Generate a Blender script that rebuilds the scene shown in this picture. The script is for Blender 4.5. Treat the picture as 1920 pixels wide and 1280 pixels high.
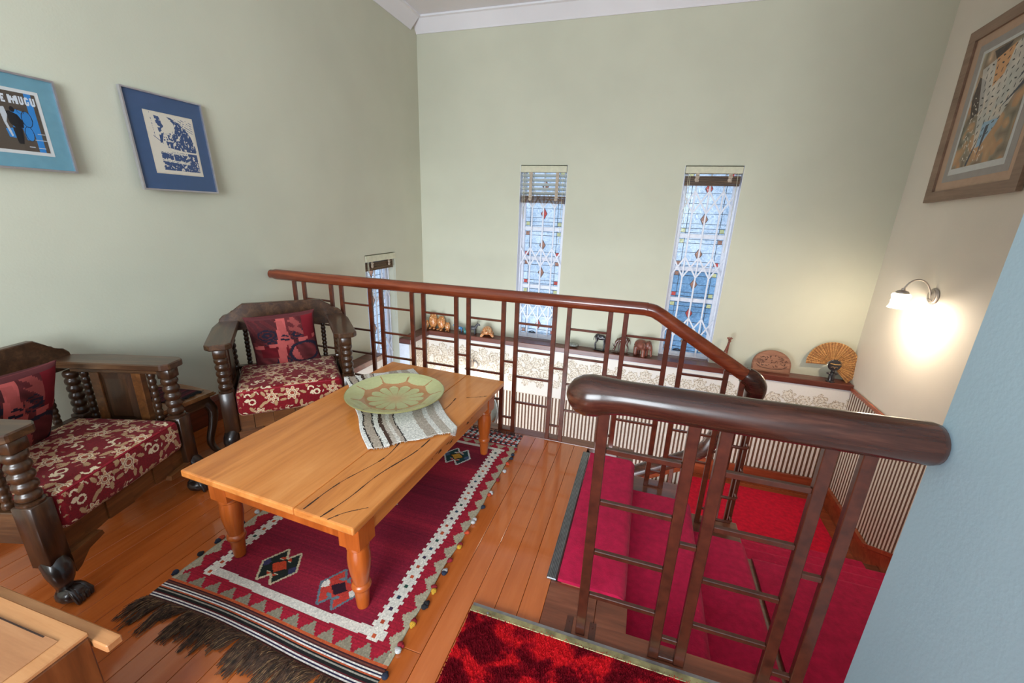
import bpy, bmesh, math, random
import numpy as np
from mathutils import Vector, Matrix

random.seed(7)
RNG = np.random.default_rng(11)
S = bpy.context.scene
C = S.collection
for o in list(bpy.data.objects):
    bpy.data.objects.remove(o)

# ------------------------------------------------------------------ camera, world, light, exposure
PI = math.pi
CAM_H = 1.45
yaw, pitch, roll, fpx = -0.3020131, 0.29989908, -0.03771611, 775.4341
fwd = Vector((math.sin(yaw) * math.cos(pitch), math.cos(yaw) * math.cos(pitch), -math.sin(pitch)))
right = Vector((math.cos(yaw), -math.sin(yaw), 0))
down = fwd.cross(right)
r_ = math.cos(roll) * right + math.sin(roll) * down
d_ = -math.sin(roll) * right + math.cos(roll) * down
cd = bpy.data.cameras.new('camera')
cam = bpy.data.objects.new('camera', cd)
C.objects.link(cam)
cd.sensor_width = 36
cd.lens = fpx / 1920 * 36
cd.clip_start = 0.02
M = Matrix((r_, -d_, -fwd)).transposed().to_4x4()
M.translation = Vector((0, 0, CAM_H))
cam.matrix_world = M
S.camera = cam

S.view_settings.view_transform = 'Standard'
S.view_settings.look = 'None'
S.view_settings.gamma = 1
S.view_settings.use_curve_mapping = False
S.view_settings.exposure = 0.9

W = bpy.data.worlds.new('world')
S.world = W
W.use_nodes = True
bg = W.node_tree.nodes['Background']
bg.inputs[0].default_value = (0.70, 0.84, 1.0, 1)
bg.inputs[1].default_value = 1.0


def area_light(name, loc, target, sx, sy, power, col, spread=180):
    l = bpy.data.lights.new(name, 'AREA')
    l.shape = 'RECTANGLE'
    l.size, l.size_y, l.energy, l.color = sx, sy, power, col
    l.spread = math.radians(spread)
    o = bpy.data.objects.new(name, l)
    C.objects.link(o)
    o.location = loc
    o.rotation_euler = (Vector(target) - Vector(loc)).to_track_quat('-Z', 'Y').to_euler()
    return o


# daylight entering by the big rear windows of the room (behind the photographer)
area_light('rear_daylight', (-0.45, -2.85, 1.75), (-1.6, 3.0, 1.5), 2.1, 1.7, 130, (0.86, 0.94, 1.0))
# added fill light, unseen below the floor, to brighten the lower stairwell
area_light('hall_fill_light', (-1.2, 1.25, -1.55), (-0.6, 4.6, -1.3), 2.4, 1.9, 64, (0.90, 0.95, 1.0))

# ------------------------------------------------------------------ helpers


def lin(c):
    return tuple((x / 12.92 if x <= 0.04045 else ((x + 0.055) / 1.055) ** 2.4) for x in (v / 255 for v in c))


def linarr(a):
    a = np.asarray(a, float) / 255
    return np.where(a <= 0.04045, a / 12.92, ((a + 0.055) / 1.055) ** 2.4)


def tag(o, label=None, cat=None, group=None, kind=None):
    if label: o['label'] = label
    if cat: o['category'] = cat
    if group: o['group'] = group
    if kind: o['kind'] = kind
    return o


def empty(name, loc=(0, 0, 0), rz=0.0, label=None, cat=None, group=None, kind=None):
    o = bpy.data.objects.new(name, None)
    o.empty_display_size = 0.1
    C.objects.link(o)
    o.location = loc
    o.rotation_euler = (0, 0, rz)
    return tag(o, label, cat, group, kind)


class MB:
    """collects shapes in one bmesh"""

    def __init__(s):
        s.bm = bmesh.new()

    def box(s, x0, x1, y0, y1, z0, z1, bev=0.0, seg=1):
        vs = [s.bm.verts.new((x, y, z)) for x in (x0, x1) for y in (y0, y1) for z in (z0, z1)]
        q = [(0, 1, 3, 2), (4, 6, 7, 5), (0, 4, 5, 1), (2, 3, 7, 6), (0, 2, 6, 4), (1, 5, 7, 3)]
        fs = [s.bm.faces.new([vs[i] for i in f]) for f in q]
        if bev:
            es = list({e for f in fs for e in f.edges})
            bmesh.ops.bevel(s.bm, geom=es, offset=bev, segments=seg, affect='EDGES', profile=0.5)
        return s

    def obox(s, c, ax, ay, az, hx, hy, hz, bev=0.0):
        """oriented box: centre c, unit axes, half sizes"""
        c, ax, ay, az = Vector(c), Vector(ax), Vector(ay), Vector(az)
        vs = [s.bm.verts.new(c + ax * hx * i + ay * hy * j + az * hz * k) for i in (-1, 1) for j in (-1, 1) for k in (-1, 1)]
        q = [(0, 1, 3, 2), (4, 6, 7, 5), (0, 4, 5, 1), (2, 3, 7, 6), (0, 2, 6, 4), (1, 5, 7, 3)]
        fs = [s.bm.faces.new([vs[i] for i in f]) for f in q]
        if bev:
            es = list({e for f in fs for e in f.edges})
            bmesh.ops.bevel(s.bm, geom=es, offset=bev, segments=1, affect='EDGES')
        return s

    def bar(s, p0, p1, w, t, up=(0, 0, 1), bev=0.0):
        p0, p1 = Vector(p0), Vector(p1)
        d = (p1 - p0)
        L = d.length
        d.normalize()
        a = d.cross(Vector(up))
        if a.length < 1e-4: a = d.cross(Vector((1, 0, 0)))
        a.normalize()
        b = d.cross(a)
        return s.obox((p0 + p1) / 2, d, a, b, L / 2, w / 2, t / 2, bev)

    def lathe(s, prof, seg=20, mat=None):
        """prof: list of (r, z)"""
        M_ = mat or Matrix()
        rings = []
        for r, z in prof:
            if r < 1e-6:
                rings.append([s.bm.verts.new(M_ @ Vector((0, 0, z)))])
            else:
                rings.append([s.bm.verts.new(M_ @ Vector((r * math.cos(2 * PI * i / seg), r * math.sin(2 * PI * i / seg), z))) for i in range(seg)])
        for a, b in zip(rings, rings[1:]):
            for i in range(seg):
                j = (i + 1) % seg
                if len(a) == 1 and len(b) == 1: continue
                if len(a) == 1: s.bm.faces.new((a[0], b[j], b[i]))
                elif len(b) == 1: s.bm.faces.new((a[i], a[j], b[0]))
                else: s.bm.faces.new((a[i], a[j], b[j], b[i]))
        for R_, fl in ((rings[0], True), (rings[-1], False)):
            if len(R_) > 1: s.bm.faces.new(R_[::-1] if fl else R_)
        return s

    def tube(s, pts, rad, seg=10, cap=True, flat=1.0, up=None):
        pts = [Vector(p) for p in pts]
        n = len(pts)
        if not hasattr(rad, '__len__'): rad = [rad] * n
        rings = []
        ref = Vector(up) if up else None
        prev = None
        for i, p in enumerate(pts):
            t = (pts[min(i + 1, n - 1)] - pts[max(i - 1, 0)]).normalized()
            if prev is None:
                h = ref if ref else (Vector((0, 0, 1)) if abs(t.z) < 0.9 else Vector((1, 0, 0)))
                a = t.cross(h).normalized()
            else:
                a = (prev - t * prev.dot(t)).normalized()
            prev = a
            b = t.cross(a)
            rings.append([s.bm.verts.new(p + (a * math.cos(2 * PI * k / seg) + b * flat * math.sin(2 * PI * k / seg)) * rad[i]) for k in range(seg)])
        for a, b in zip(rings, rings[1:]):
            for k in range(seg):
                j = (k + 1) % seg
                s.bm.faces.new((a[k], a[j], b[j], b[k]))
        if cap:
            s.bm.faces.new(rings[0][::-1])
            s.bm.faces.new(rings[-1])
        return s

    def ell(s, c, r, seg=14, rings=9, rot=None):
        M_ = Matrix.Translation(Vector(c)) @ (rot.to_4x4() if rot else Matrix())
        M_ = M_ @ Matrix.Diagonal((r[0], r[1], r[2], 1))
        prof = [(math.sin(PI * i / rings), -math.cos(PI * i / rings)) for i in range(rings + 1)]
        prof[0] = (0, -1); prof[-1] = (0, 1)
        return s.lathe(prof, seg, M_)

    def prism(s, pts, o, ax, ay, n, depth):
        """polygon pts (2D) in plane (o, ax, ay) extruded along n by depth"""
        o, ax, ay, n = Vector(o), Vector(ax), Vector(ay), Vector(n)
        a = [s.bm.verts.new(o + ax * x + ay * y) for x, y in pts]
        b = [s.bm.verts.new(o + ax * x + ay * y + n * depth) for x, y in pts]
        s.bm.faces.new(a[::-1])
        s.bm.faces.new(b)
        for i in range(len(pts)):
            j = (i + 1) % len(pts)
            s.bm.faces.new((a[i], a[j], b[j], b[i]))
        return s

    def quad(s, *pts):
        s.bm.faces.new([s.bm.verts.new(p) for p in pts])
        return s

    def mesh(s, name, mat, smooth=False, ang=40):
        me = bpy.data.meshes.new(name)
        bmesh.ops.recalc_face_normals(s.bm, faces=s.bm.faces)
        s.bm.to_mesh(me)
        s.bm.free()
        if mat: me.materials.append(mat)
        if smooth:
            me.polygons.foreach_set('use_smooth', [True] * len(me.polygons))
            me.set_sharp_from_angle(angle=math.radians(ang))
        return me

    def build(s, name, mat, parent=None, smooth=False, ang=40, loc=None):
        return put(name, s.mesh(name, mat, smooth, ang), parent, loc)


def put(name, me, parent=None, loc=None, rot=None):
    o = bpy.data.objects.new(name, me)
    C.objects.link(o)
    if parent: o.parent = parent
    if loc: o.location = loc
    if rot: o.rotation_euler = rot
    return o


def copy_tree(o, parent=None):
    c = o.copy()
    C.objects.link(c)
    c.parent = parent
    for ch in o.children:
        copy_tree(ch, c)
    return c


def grid_mesh(name, P, col, mat, smooth=True, closed=None):
    """P: (ny+1, nx+1, 3) points; col: (ny, nx, 3) sRGB 0..255 face colours -> mesh with a colour attribute"""
    ny, nx = P.shape[0] - 1, P.shape[1] - 1
    me = bpy.data.meshes.new(name)
    idx = np.arange((ny + 1) * (nx + 1)).reshape(ny + 1, nx + 1)
    f = np.stack([idx[:-1, :-1], idx[:-1, 1:], idx[1:, 1:], idx[1:, :-1]], -1).reshape(-1, 4)
    return raw_mesh(name, P.reshape(-1, 3), f, col.reshape(-1, 3), mat, smooth)


def raw_mesh(name, V, F, col, mat, smooth=True):
    me = bpy.data.meshes.new(name)
    me.vertices.add(len(V))
    me.vertices.foreach_set('co', np.ascontiguousarray(V, np.float32).ravel())
    me.loops.add(F.size)
    me.loops.foreach_set('vertex_index', np.ascontiguousarray(F, np.int32).ravel())
    me.polygons.add(len(F))
    me.polygons.foreach_set('loop_start', np.arange(0, F.size, 4, dtype=np.int32))
    me.polygons.foreach_set('use_smooth', np.full(len(F), smooth))
    me.update(calc_edges=True)
    if col is not None:
        ca = me.color_attributes.new('dye', 'FLOAT_COLOR', 'CORNER')
        c4 = np.ones((len(F), 4, 4), np.float32)
        c4[:, :, :3] = linarr(col)[:, None, :]
        ca.data.foreach_set('color', c4.ravel())
    me.materials.append(mat)
    return me


def box_grid(sx, sy, sz, rad, n, colf, mat, name, puff=0.0):
    """rounded box (full sizes), cells about n metres, colour from colf(face, u, v) in metres; welded"""
    h = np.array([sx, sy, sz]) / 2
    Vs, Fs, Cs = [], [], []
    base = 0
    for ax, sg in ((2, 1), (2, -1), (1, 1), (1, -1), (0, 1), (0, -1)):
        a, b = [(1, 2), (0, 2), (0, 1)][ax]
        na, nb = max(3, int(2 * h[a] / n)), max(3, int(2 * h[b] / n))
        ta = np.linspace(-1, 1, na + 1) * h[a]
        tb = np.linspace(-1, 1, nb + 1) * h[b]
        A, B_ = np.meshgrid(ta, tb)
        P = np.zeros(A.shape + (3,))
        P[..., a], P[..., b], P[..., ax] = A, B_, sg * h[ax]
        inner = np.clip(P, -(h - rad), h - rad)
        d = P - inner
        L = np.linalg.norm(d, axis=-1, keepdims=True)
        P2 = inner + d / np.maximum(L, 1e-9) * rad
        if puff:
            k = np.cos(P2[..., 0] / h[0] * PI / 2) * np.cos(P2[..., 1] / h[1] * PI / 2)
            P2[..., 2] += np.sign(P2[..., 2]) * puff * np.clip(k, 0, 1) ** 0.7 * (np.abs(P2[..., 2]) > h[2] * 0.5)
        am, bm_ = (A[:-1, :-1] + A[1:, 1:]) / 2, (B_[:-1, :-1] + B_[1:, 1:]) / 2
        Cs.append(colf((ax, sg), am, bm_).reshape(-1, 3))
        ny, nx = A.shape[0] - 1, A.shape[1] - 1
        idx = np.arange((ny + 1) * (nx + 1)).reshape(ny + 1, nx + 1) + base
        f = np.stack([idx[:-1, :-1], idx[:-1, 1:], idx[1:, 1:], idx[1:, :-1]], -1).reshape(-1, 4)
        flip = (sg > 0) if ax == 1 else (sg < 0)
        if flip: f = f[:, ::-1]
        Fs.append(f)
        Vs.append(P2.reshape(-1, 3))
        base += P2.shape[0] * P2.shape[1]
    return raw_mesh(name, np.concatenate(Vs), np.concatenate(Fs), np.concatenate(Cs), mat)


# ------------------------------------------------------------------ materials
class NT:
    def __init__(s, name):
        s.m = bpy.data.materials.new(name)
        s.m.use_nodes = True
        s.t = s.m.node_tree
        s.n = s.t.nodes
        s.b = s.n['Principled BSDF']
        s.out = s.n['Material Output']

    def new(s, t, **kw):
        x = s.n.new(t)
        for k, v in kw.items():
            setattr(x, k, v)
        return x

    def link(s, a, b):
        s.t.links.new(a, b)

    def coord(s, scale=(1, 1, 1), kind='Object', rot=(0, 0, 0), rnd=False):
        tc = s.new('ShaderNodeTexCoord')
        mp = s.new('ShaderNodeMapping')
        mp.inputs['Scale'].default_value = scale
        mp.inputs['Rotation'].default_value = rot
        s.link(tc.outputs[kind], mp.inputs['Vector'])
        if rnd:
            oi = s.new('ShaderNodeObjectInfo')
            mu = s.new('ShaderNodeMath', operation='MULTIPLY')
            mu.inputs[1].default_value = 37.0
            s.link(oi.outputs['Random'], mu.inputs[0])
            cx = s.new('ShaderNodeCombineXYZ')
            for i in range(3): s.link(mu.outputs[0], cx.inputs[i])
            s.link(cx.outputs[0], mp.inputs['Location'])
        return mp.outputs[0]

    def noise(s, vec, scale, detail=4, rough=0.55, dist=0.0):
        x = s.new('ShaderNodeTexNoise')
        x.inputs['Scale'].default_value = scale
        x.inputs['Detail'].default_value = detail
        x.inputs['Roughness'].default_value = rough
        x.inputs['Distortion'].default_value = dist
        s.link(vec, x.inputs['Vector'])
        return x.outputs['Fac']

    def ramp(s, fac, stops, interp='LINEAR'):
        x = s.new('ShaderNodeValToRGB')
        x.color_ramp.interpolation = interp
        e = x.color_ramp.elements
        while len(e) < len(stops): e.new(0.5)
        for el, (p, c) in zip(e, stops):
            el.position = p
            el.color = (*lin(c), 1)
        s.link(fac, x.inputs[0])
        return x.outputs[0]

    def mix(s, fac, a, b, mode='MIX'):
        x = s.new('ShaderNodeMix', data_type='RGBA', blend_type=mode)
        if hasattr(fac, 'links'): s.link(fac, x.inputs['Factor'])
        else: x.inputs['Factor'].default_value = fac
        for v, i in ((a, 6), (b, 7)):
            if hasattr(v, 'links'): s.link(v, x.inputs[i])
            else: x.inputs[i].default_value = (*lin(v), 1)
        return x.outputs[2]

    def math(s, op, a, b=None):
        x = s.new('ShaderNodeMath', operation=op)
        for i, v in ((0, a), (1, b)):
            if v is None: continue
            if hasattr(v, 'links'): s.link(v, x.inputs[i])
            else: x.inputs[i].default_value = v
        return x.outputs[0]

    def bump(s, h, strength=0.2, dist=0.01):
        x = s.new('ShaderNodeBump')
        x.inputs['Strength'].default_value = strength
        x.inputs['Distance'].default_value = dist
        s.link(h, x.inputs['Height'])
        s.link(x.outputs[0], s.b.inputs['Normal'])

    def set(s, col=None, rough=None, metal=None, spec=None, coat=None, coat_rough=0.08, sheen=None):
        if col is not None:
            if hasattr(col, 'links'): s.link(col, s.b.inputs['Base Color'])
            else: s.b.inputs['Base Color'].default_value = (*lin(col), 1)
        if rough is not None:
            if hasattr(rough, 'links'): s.link(rough, s.b.inputs['Roughness'])
            else: s.b.inputs['Roughness'].default_value = rough
        if metal is not None: s.b.inputs['Metallic'].default_value = metal
        if spec is not None: s.b.inputs['Specular IOR Level'].default_value = spec
        if coat is not None:
            s.b.inputs['Coat Weight'].default_value = coat
            s.b.inputs['Coat Roughness'].default_value = coat_rough
        if sheen is not None: s.b.inputs['Sheen Weight'].default_value = sheen
        return s.m


def plain(name, col, rough=0.5, metal=0.0, coat=None, noise=0.12, nscale=30, bump=0.0, sheen=None, spec=None):
    n = NT(name)
    v = n.coord()
    f = n.noise(v, nscale, 4)
    d = tuple(max(0, c * (1 - noise)) for c in col)
    e = tuple(min(255, c * (1 + noise * 0.6)) for c in col)
    c = n.ramp(f, [(0.3, d), (0.7, e)])
    n.set(c, rough, metal, coat=coat, sheen=sheen, spec=spec)
    if bump: n.bump(n.noise(v, nscale * 6, 3), bump, 0.004)
    return n.m


def paint(name, col):
    n = NT(name)
    v = n.coord()
    a = n.noise(v, 1.3, 3)
    c = n.ramp(a, [(0.25, tuple(x * 0.965 for x in col)), (0.75, tuple(min(255, x * 1.015) for x in col))])
    n.set(c, 0.75, spec=0.25)
    n.bump(n.noise(v, 90, 4), 0.12, 0.004)
    return n.m


def wood(name, dark, mid, light, axis='Y', scale=1.0, rough=0.35, coat=None, rnd=True, contrast=1.0, varies=0.0, spec=0.5):
    n = NT(name)
    k = 0.09
    sc = {'X': (k, 1, 1), 'Y': (1, k, 1), 'Z': (1, 1, k)}[axis]
    v = n.coord(tuple(x * scale for x in sc), rnd=rnd)
    a = n.noise(v, 14, 5, 0.6, 0.6)
    b = n.noise(v, 70, 4, 0.7)
    m = n.math('ADD', n.math('MULTIPLY', a, 0.72), n.math('MULTIPLY', b, 0.28))
    w = 0.2 / contrast
    c = n.ramp(m, [(0.5 - w, dark), (0.5, mid), (0.5 + w, light)])
    if varies:
        oi = n.new('ShaderNodeObjectInfo')
        hs = n.new('ShaderNodeHueSaturation')
        n.link(c, hs.inputs['Color'])
        n.link(n.math('ADD', n.math('MULTIPLY', oi.outputs['Random'], varies), 1 - varies / 2), hs.inputs['Value'])
        c = hs.outputs[0]
    n.set(c, rough, coat=coat, spec=spec)
    n.bump(b, 0.06, 0.003)
    return n.m


def dyed(name, rough=0.85, sheen=None, weave=600, bump=0.25, coat=None, var=0.12, spec=0.3):
    """surface whose colours sit in the mesh as a woven / printed pattern"""
    n = NT(name)
    at = n.new('ShaderNodeVertexColor')
    at.layer_name = 'dye'
    v = n.coord()
    f = n.noise(v, 60, 4)
    hs = n.new('ShaderNodeHueSaturation')
    n.link(at.outputs[0], hs.inputs['Color'])
    n.link(n.math('ADD', n.math('MULTIPLY', f, var * 2), 1 - var), hs.inputs['Value'])
    n.set(hs.outputs[0], rough, sheen=sheen, coat=coat, spec=spec)
    if bump: n.bump(n.noise(v, weave, 2), bump, 0.002)
    return n.m


def emit(name, col, strength):
    n = NT(name)
    n.b.inputs['Emission Color'].default_value = (*lin(col), 1)
    n.b.inputs['Emission Strength'].default_value = strength
    n.set(col, 0.4)
    return n.m


def striped(name, axis, period=0.0425, duty=0.48):
    n = NT(name)
    tc = n.new('ShaderNodeTexCoord')
    sp = n.new('ShaderNodeSeparateXYZ')
    n.link(tc.outputs['Object'], sp.inputs[0])
    fr = n.math('FRACT', n.math('DIVIDE', sp.outputs[axis], period))
    st = n.math('LESS_THAN', fr, duty)
    v = n.coord()
    cr = n.ramp(n.noise(v, 25, 4), [(0.3, (222, 212, 196)), (0.7, (236, 228, 214))])
    br = n.ramp(n.noise(v, 45, 4), [(0.3, (88, 56, 36)), (0.7, (116, 80, 54))])
    n.set(n.mix(st, cr, br), 0.6)
    return n.m


def clear_glass(name):
    n = NT(name)
    tr = n.new('ShaderNodeBsdfTransparent')
    gl = n.new('ShaderNodeBsdfGlossy')
    gl.inputs['Roughness'].default_value = 0.03
    fr = n.new('ShaderNodeLayerWeight')
    fac = n.math('ADD', n.math('MULTIPLY', n.math('POWER', fr.outputs['Facing'], 4.0), 0.5), 0.02)
    mx = n.new('ShaderNodeMixShader')
    n.link(fac, mx.inputs[0])
    n.link(tr.outputs[0], mx.inputs[1])
    n.link(gl.outputs[0], mx.inputs[2])
    n.link(mx.outputs[0], n.out.inputs[0])
    return n.m


def window_glass(name, tint, strength, vary=0.25):
    """obscure glass whose own glow stands in for the daylight outside"""
    n = NT(name)
    v = n.coord()
    a = n.noise(v, 45, 3, 0.5, 1.0)
    b = n.noise(v, 3.0, 2)
    f = n.math('ADD', n.math('MULTIPLY', a, 0.55), n.math('MULTIPLY', b, 0.45))
    dk = tuple(c * (1 - vary) * k for c, k in zip(tint, (0.80, 0.92, 1.0)))
    c = n.ramp(f, [(0.34, dk), (0.62, tint)])
    n.link(c, n.b.inputs['Emission Color'])
    n.b.inputs['Emission Strength'].default_value = strength
    n.set(tuple(t * 0.45 for t in tint), 0.15)
    n.bump(a, 0.3, 0.004)
    return n.m


CREAM = (202, 202, 182)
m_wall = paint('cream_wall_paint', CREAM)
m_wallr = paint('ivory_wall_paint_lit', (226, 219, 205))  # ivory raised lighter: the stronger light on the right wall is in the colour
m_blue = paint('pale_blue_grey_wall', (164, 190, 202))  # near wall, bluer than the other walls
m_ceil = paint('white_ceiling_paint', (236, 236, 240))
m_white = plain('white_gloss_paint', (226, 230, 240), 0.35, noise=0.03)
m_floor = wood('floor_timber', (166, 80, 28), (186, 96, 40), (202, 112, 54), 'Y', 1.0, 0.24, coat=0.9, varies=0.16, contrast=0.8)
m_gap = plain('dark_joint', (40, 22, 14), 0.9)
m_rail = wood('red_brown_rail_timber', (84, 34, 18), (120, 52, 28), (150, 74, 42), 'X', 1.6, 0.22, coat=0.35)
m_newel = wood('dark_rail_timber', (34, 18, 14), (66, 36, 26), (100, 58, 42), 'X', 1.8, 0.25, coat=0.3)
m_balu = plain('dark_red_brown_baluster', (92, 40, 22), 0.3, noise=0.2, coat=0.3)
m_balun = plain('dark_brown_baluster', (74, 36, 24), 0.3, noise=0.2, coat=0.3)
m_tread = wood('stair_timber', (84, 44, 28), (118, 64, 42), (146, 86, 60), 'X', 1.4, 0.3, coat=0.3)
m_trim = wood('orange_brown_trim_timber', (120, 52, 28), (156, 76, 44), (184, 98, 60), 'X', 1.2, 0.3, coat=0.25)
m_sill = wood('sill_timber', (70, 32, 24), (100, 50, 38), (128, 70, 54), 'X', 1.2, 0.3, coat=0.2)
m_skirt = wood('skirting_timber', (80, 34, 20), (112, 52, 30), (140, 70, 42), 'Y', 1.2, 0.3, coat=0.2)
m_carpet = plain('red_stair_carpet', (190, 22, 68), 0.95, noise=0.10, nscale=28, bump=0.5, sheen=0.06, spec=0.2)
m_carpet2 = plain('lit_landing_carpet', (214, 16, 52), 0.95, noise=0.10, nscale=28, bump=0.5, sheen=0.06, spec=0.2)  # brighter copy of the stair carpet, lamp light put into its red
m_chair = wood('dark_chair_timber', (32, 18, 10), (58, 35, 20), (86, 55, 32), 'Z', 2.0, 0.32, coat=0.25)
m_chairx = wood('dark_chair_timber_level', (40, 24, 14), (72, 46, 28), (104, 72, 46), 'Y', 2.0, 0.34, coat=0.25)
m_chairf = wood('brown_chair_apron_timber', (70, 40, 18), (104, 62, 30), (132, 84, 44), 'X', 2.0, 0.35, coat=0.2)
m_claw = plain('black_brown_claw_timber', (36, 26, 22), 0.3, noise=0.3, coat=0.4)
m_gold = plain('brass', (190, 160, 90), 0.3, 1.0)
m_chrome = plain('brushed_chrome', (196, 188, 182), 0.42, 0.85, noise=0.05)
m_steel = plain('aluminium_strip', (165, 168, 172), 0.35, 0.9, noise=0.1)
m_stripx = striped('brown_striped_wallpaper', 0)
m_stripy = striped('brown_striped_wallpaper_side', 1)
m_print = dyed('printed_paper', 0.6, weave=300, bump=0.0, var=0.04)
m_cloth = dyed('velvet_upholstery', 0.8, sheen=0.08, weave=900, bump=0.2)
m_kilim = dyed('woven_wool', 0.92, weave=500, bump=0.5)
m_glassclear = clear_glass('picture_glass')
# ------------------------------------------------------------------ the setting
XL, XR, YB, YR, XP, YP = -2.71, 2.08, 4.74, -2.6, 0.732, 1.18
YD, XD = 4.60, -2.57          # faces of the thick lower walls
CEIL, HALL = 3.42, -2.85
RZ = 0.19                      # riser
BH = 0.022


def struct(name, mb, mat, **kw):
    o = mb.build(name, mat, **kw)
    o['kind'] = 'structure'
    return o


# floor: slab and one object per board
f = struct('floor', MB().box(XL, -0.2, YR, 2.44, -0.25, -BH).box(-0.2, XP, YR, 1.19, -0.25, -BH), m_gap)
PW = 0.0885
pl_long = MB().box(-PW / 2 + 0.0009, PW / 2 - 0.0009, YR, 2.44, -BH, 0, 0.0012).mesh('plank', m_floor)
pl_short = MB().box(-PW / 2 + 0.0009, PW / 2 - 0.0009, YR, 1.125, -BH, 0, 0.0012).mesh('plank', m_floor)
pl_a = MB().box(-PW / 2 + 0.0009, PW / 2 - 0.0009, YR, 0.905, -BH, 0, 0.0012).mesh('plank', m_floor)
pl_b = MB().box(-PW / 2 + 0.0009, PW / 2 - 0.0009, 0.9065, 2.44, -BH, 0, 0.0012).mesh('plank', m_floor)
x = -0.212 - PW / 2
k = 0
while x > XL:
    if k == 4:
        put('plank', pl_a, f, (x, 0, 0)); put('plank', pl_b, f, (x, 0, 0))
    else:
        put('plank', pl_long, f, (x, 0, 0))
    x -= PW; k += 1
x = -0.212 + PW / 2
while x < XP:
    put('plank', pl_short, f, (x, 0, 0)); x += PW
# dark boards of the stair head
MB().box(-0.2115, -0.02, 1.126, 1.352, -BH, 0.0015, 0.001).build('plank', m_tread, f)
MB().box(-0.018, 0.098, 1.21, 1.352, -BH, 0.0015, 0.001).build('plank', m_tread, f)
MB().prism([(-0.018, 1.126), (XP, 1.126), (XP, 1.215), (0.098, 1.215), (-0.018, 1.208)], (0, 0, -0.03), (1, 0, 0), (0, 1, 0), (0, 0, 1), 0.032).build('edge_board', m_tread, f)
MB().box(XL, -0.02, 2.441, 2.53, -0.035, 0.004, 0.006, 2).build('edge_board', m_tread, f)
MB().box(XL, -0.02, 2.44, 2.50, -0.27, -0.036).build('fascia', m_wall, f)
MB().box(0.098, XP, 1.19, 1.205, -0.35, -0.031).build('fascia', m_tread, f)

# walls
w = MB()
WB = 0.26                                   # thickness of the outer walls
wins = [(-1.187, 0.53), (0.521, 0.53)]      # centre, width
WZ0, WZ1 = -0.03, 1.965
xs = [XL - WB, wins[0][0] - 0.265, wins[0][0] + 0.265, wins[1][0] - 0.265, wins[1][0] + 0.265, XR + WB]
for i in range(5):
    if i in (1, 3):
        w.box(xs[i], xs[i + 1], YB, YB + WB, HALL, WZ0)
        w.box(xs[i], xs[i + 1], YB, YB + WB, WZ1, CEIL)
    else:
        w.box(xs[i], xs[i + 1], YB, YB + WB, HALL, CEIL)
wall_back = struct('wall_back', w, m_wall)
MB().box(XL, XR, YD + 0.002, YB - 0.001, HALL, -0.092).build('dado_wall', m_white, wall_back)

w = MB()
WY0, WY1, WLZ0, WLZ1 = 3.585, 4.125, -1.0, 0.99
w.box(XL - WB, XL, YR - 0.2, WY0, HALL, CEIL).box(XL - WB, XL, WY1, YB, HALL, CEIL)
w.box(XL - WB, XL, WY0, WY1, HALL, WLZ0).box(XL - WB, XL, WY0, WY1, WLZ1, CEIL)
wall_left = struct('wall_left', w, m_wall)
MB().box(XL + 0.001, XD - 0.002, 2.5, WY0, HALL, -0.092).box(XL + 0.001, XD - 0.002, WY1, YD, HALL, -0.092) \
    .box(XL + 0.001, XD - 0.002, WY0, WY1, HALL, WLZ0).build('dado_wall', m_white, wall_left)

wall_right = struct('wall_right', MB().box(XR, XR + 0.2, YP, YB, HALL, CEIL), m_wallr)
wall_near = struct('wall_near', MB().box(XP, XR + 0.2, YR, YP, HALL, CEIL), m_blue)
w = MB()
w.box(XL - WB, -1.5, YR - 0.2, YR, -0.3, CEIL).box(0.62, XP, YR - 0.2, YR, -0.3, CEIL)
w.box(-1.5, 0.62, YR - 0.2, YR, -0.3, 0.9).box(-1.5, 0.62, YR - 0.2, YR, 2.6, CEIL)
struct('wall_rear', w, m_wall)
struct('ceiling', MB().box(XL - WB, XR + 0.2, YR - 0.2, YB + WB, CEIL, CEIL + 0.1), m_ceil)
# coved cornice
K = [(0, 3.29), (0.008, 3.29), (0.02, 3.305), (0.105, 3.395), (0.125, 3.402), (0.125, CEIL - 0.001), (0, CEIL - 0.001)]
struct('trim_1', MB().prism(K, (XL + 0.001, YB - 0.001, 0), (0, -1, 0), (0, 0, 1), (1, 0, 0), XR - XL - 0.002), m_ceil)
struct('trim_2', MB().prism(K, (XL + 0.001, YR + 0.001, 0), (1, 0, 0), (0, 0, 1), (0, 1, 0), YB - YR - 0.13), m_ceil)
struct('baseboard_left', MB().prism([(0, 0.0), (0.022, 0.0), (0.022, 0.15), (0.012, 0.175), (0, 0.18)], (XL + 0.001, YR + 0.001, 0.001), (1, 0, 0), (0, 0, 1), (0, 1, 0), 2.43 - YR), m_skirt)

# timber ledges on the thick lower walls
s = MB().box(XD, XR - 0.002, YD - 0.02, YB - 0.001, -0.09, -0.03, 0.006, 2)
for c, wd in wins: s.box(c - wd / 2 + 0.002, c + wd / 2 - 0.002, YB - 0.002, YB + 0.11, -0.029, -0.026)
struct('trim_3', s, m_sill)
struct('trim_4', MB().box(XL + 0.002, XD + 0.02, 2.54, WY0, -0.09, -0.03, 0.006, 2).box(XL + 0.002, XD + 0.02, WY1, YB - 0.002, -0.09, -0.0305, 0.006, 2), m_sill)


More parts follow.
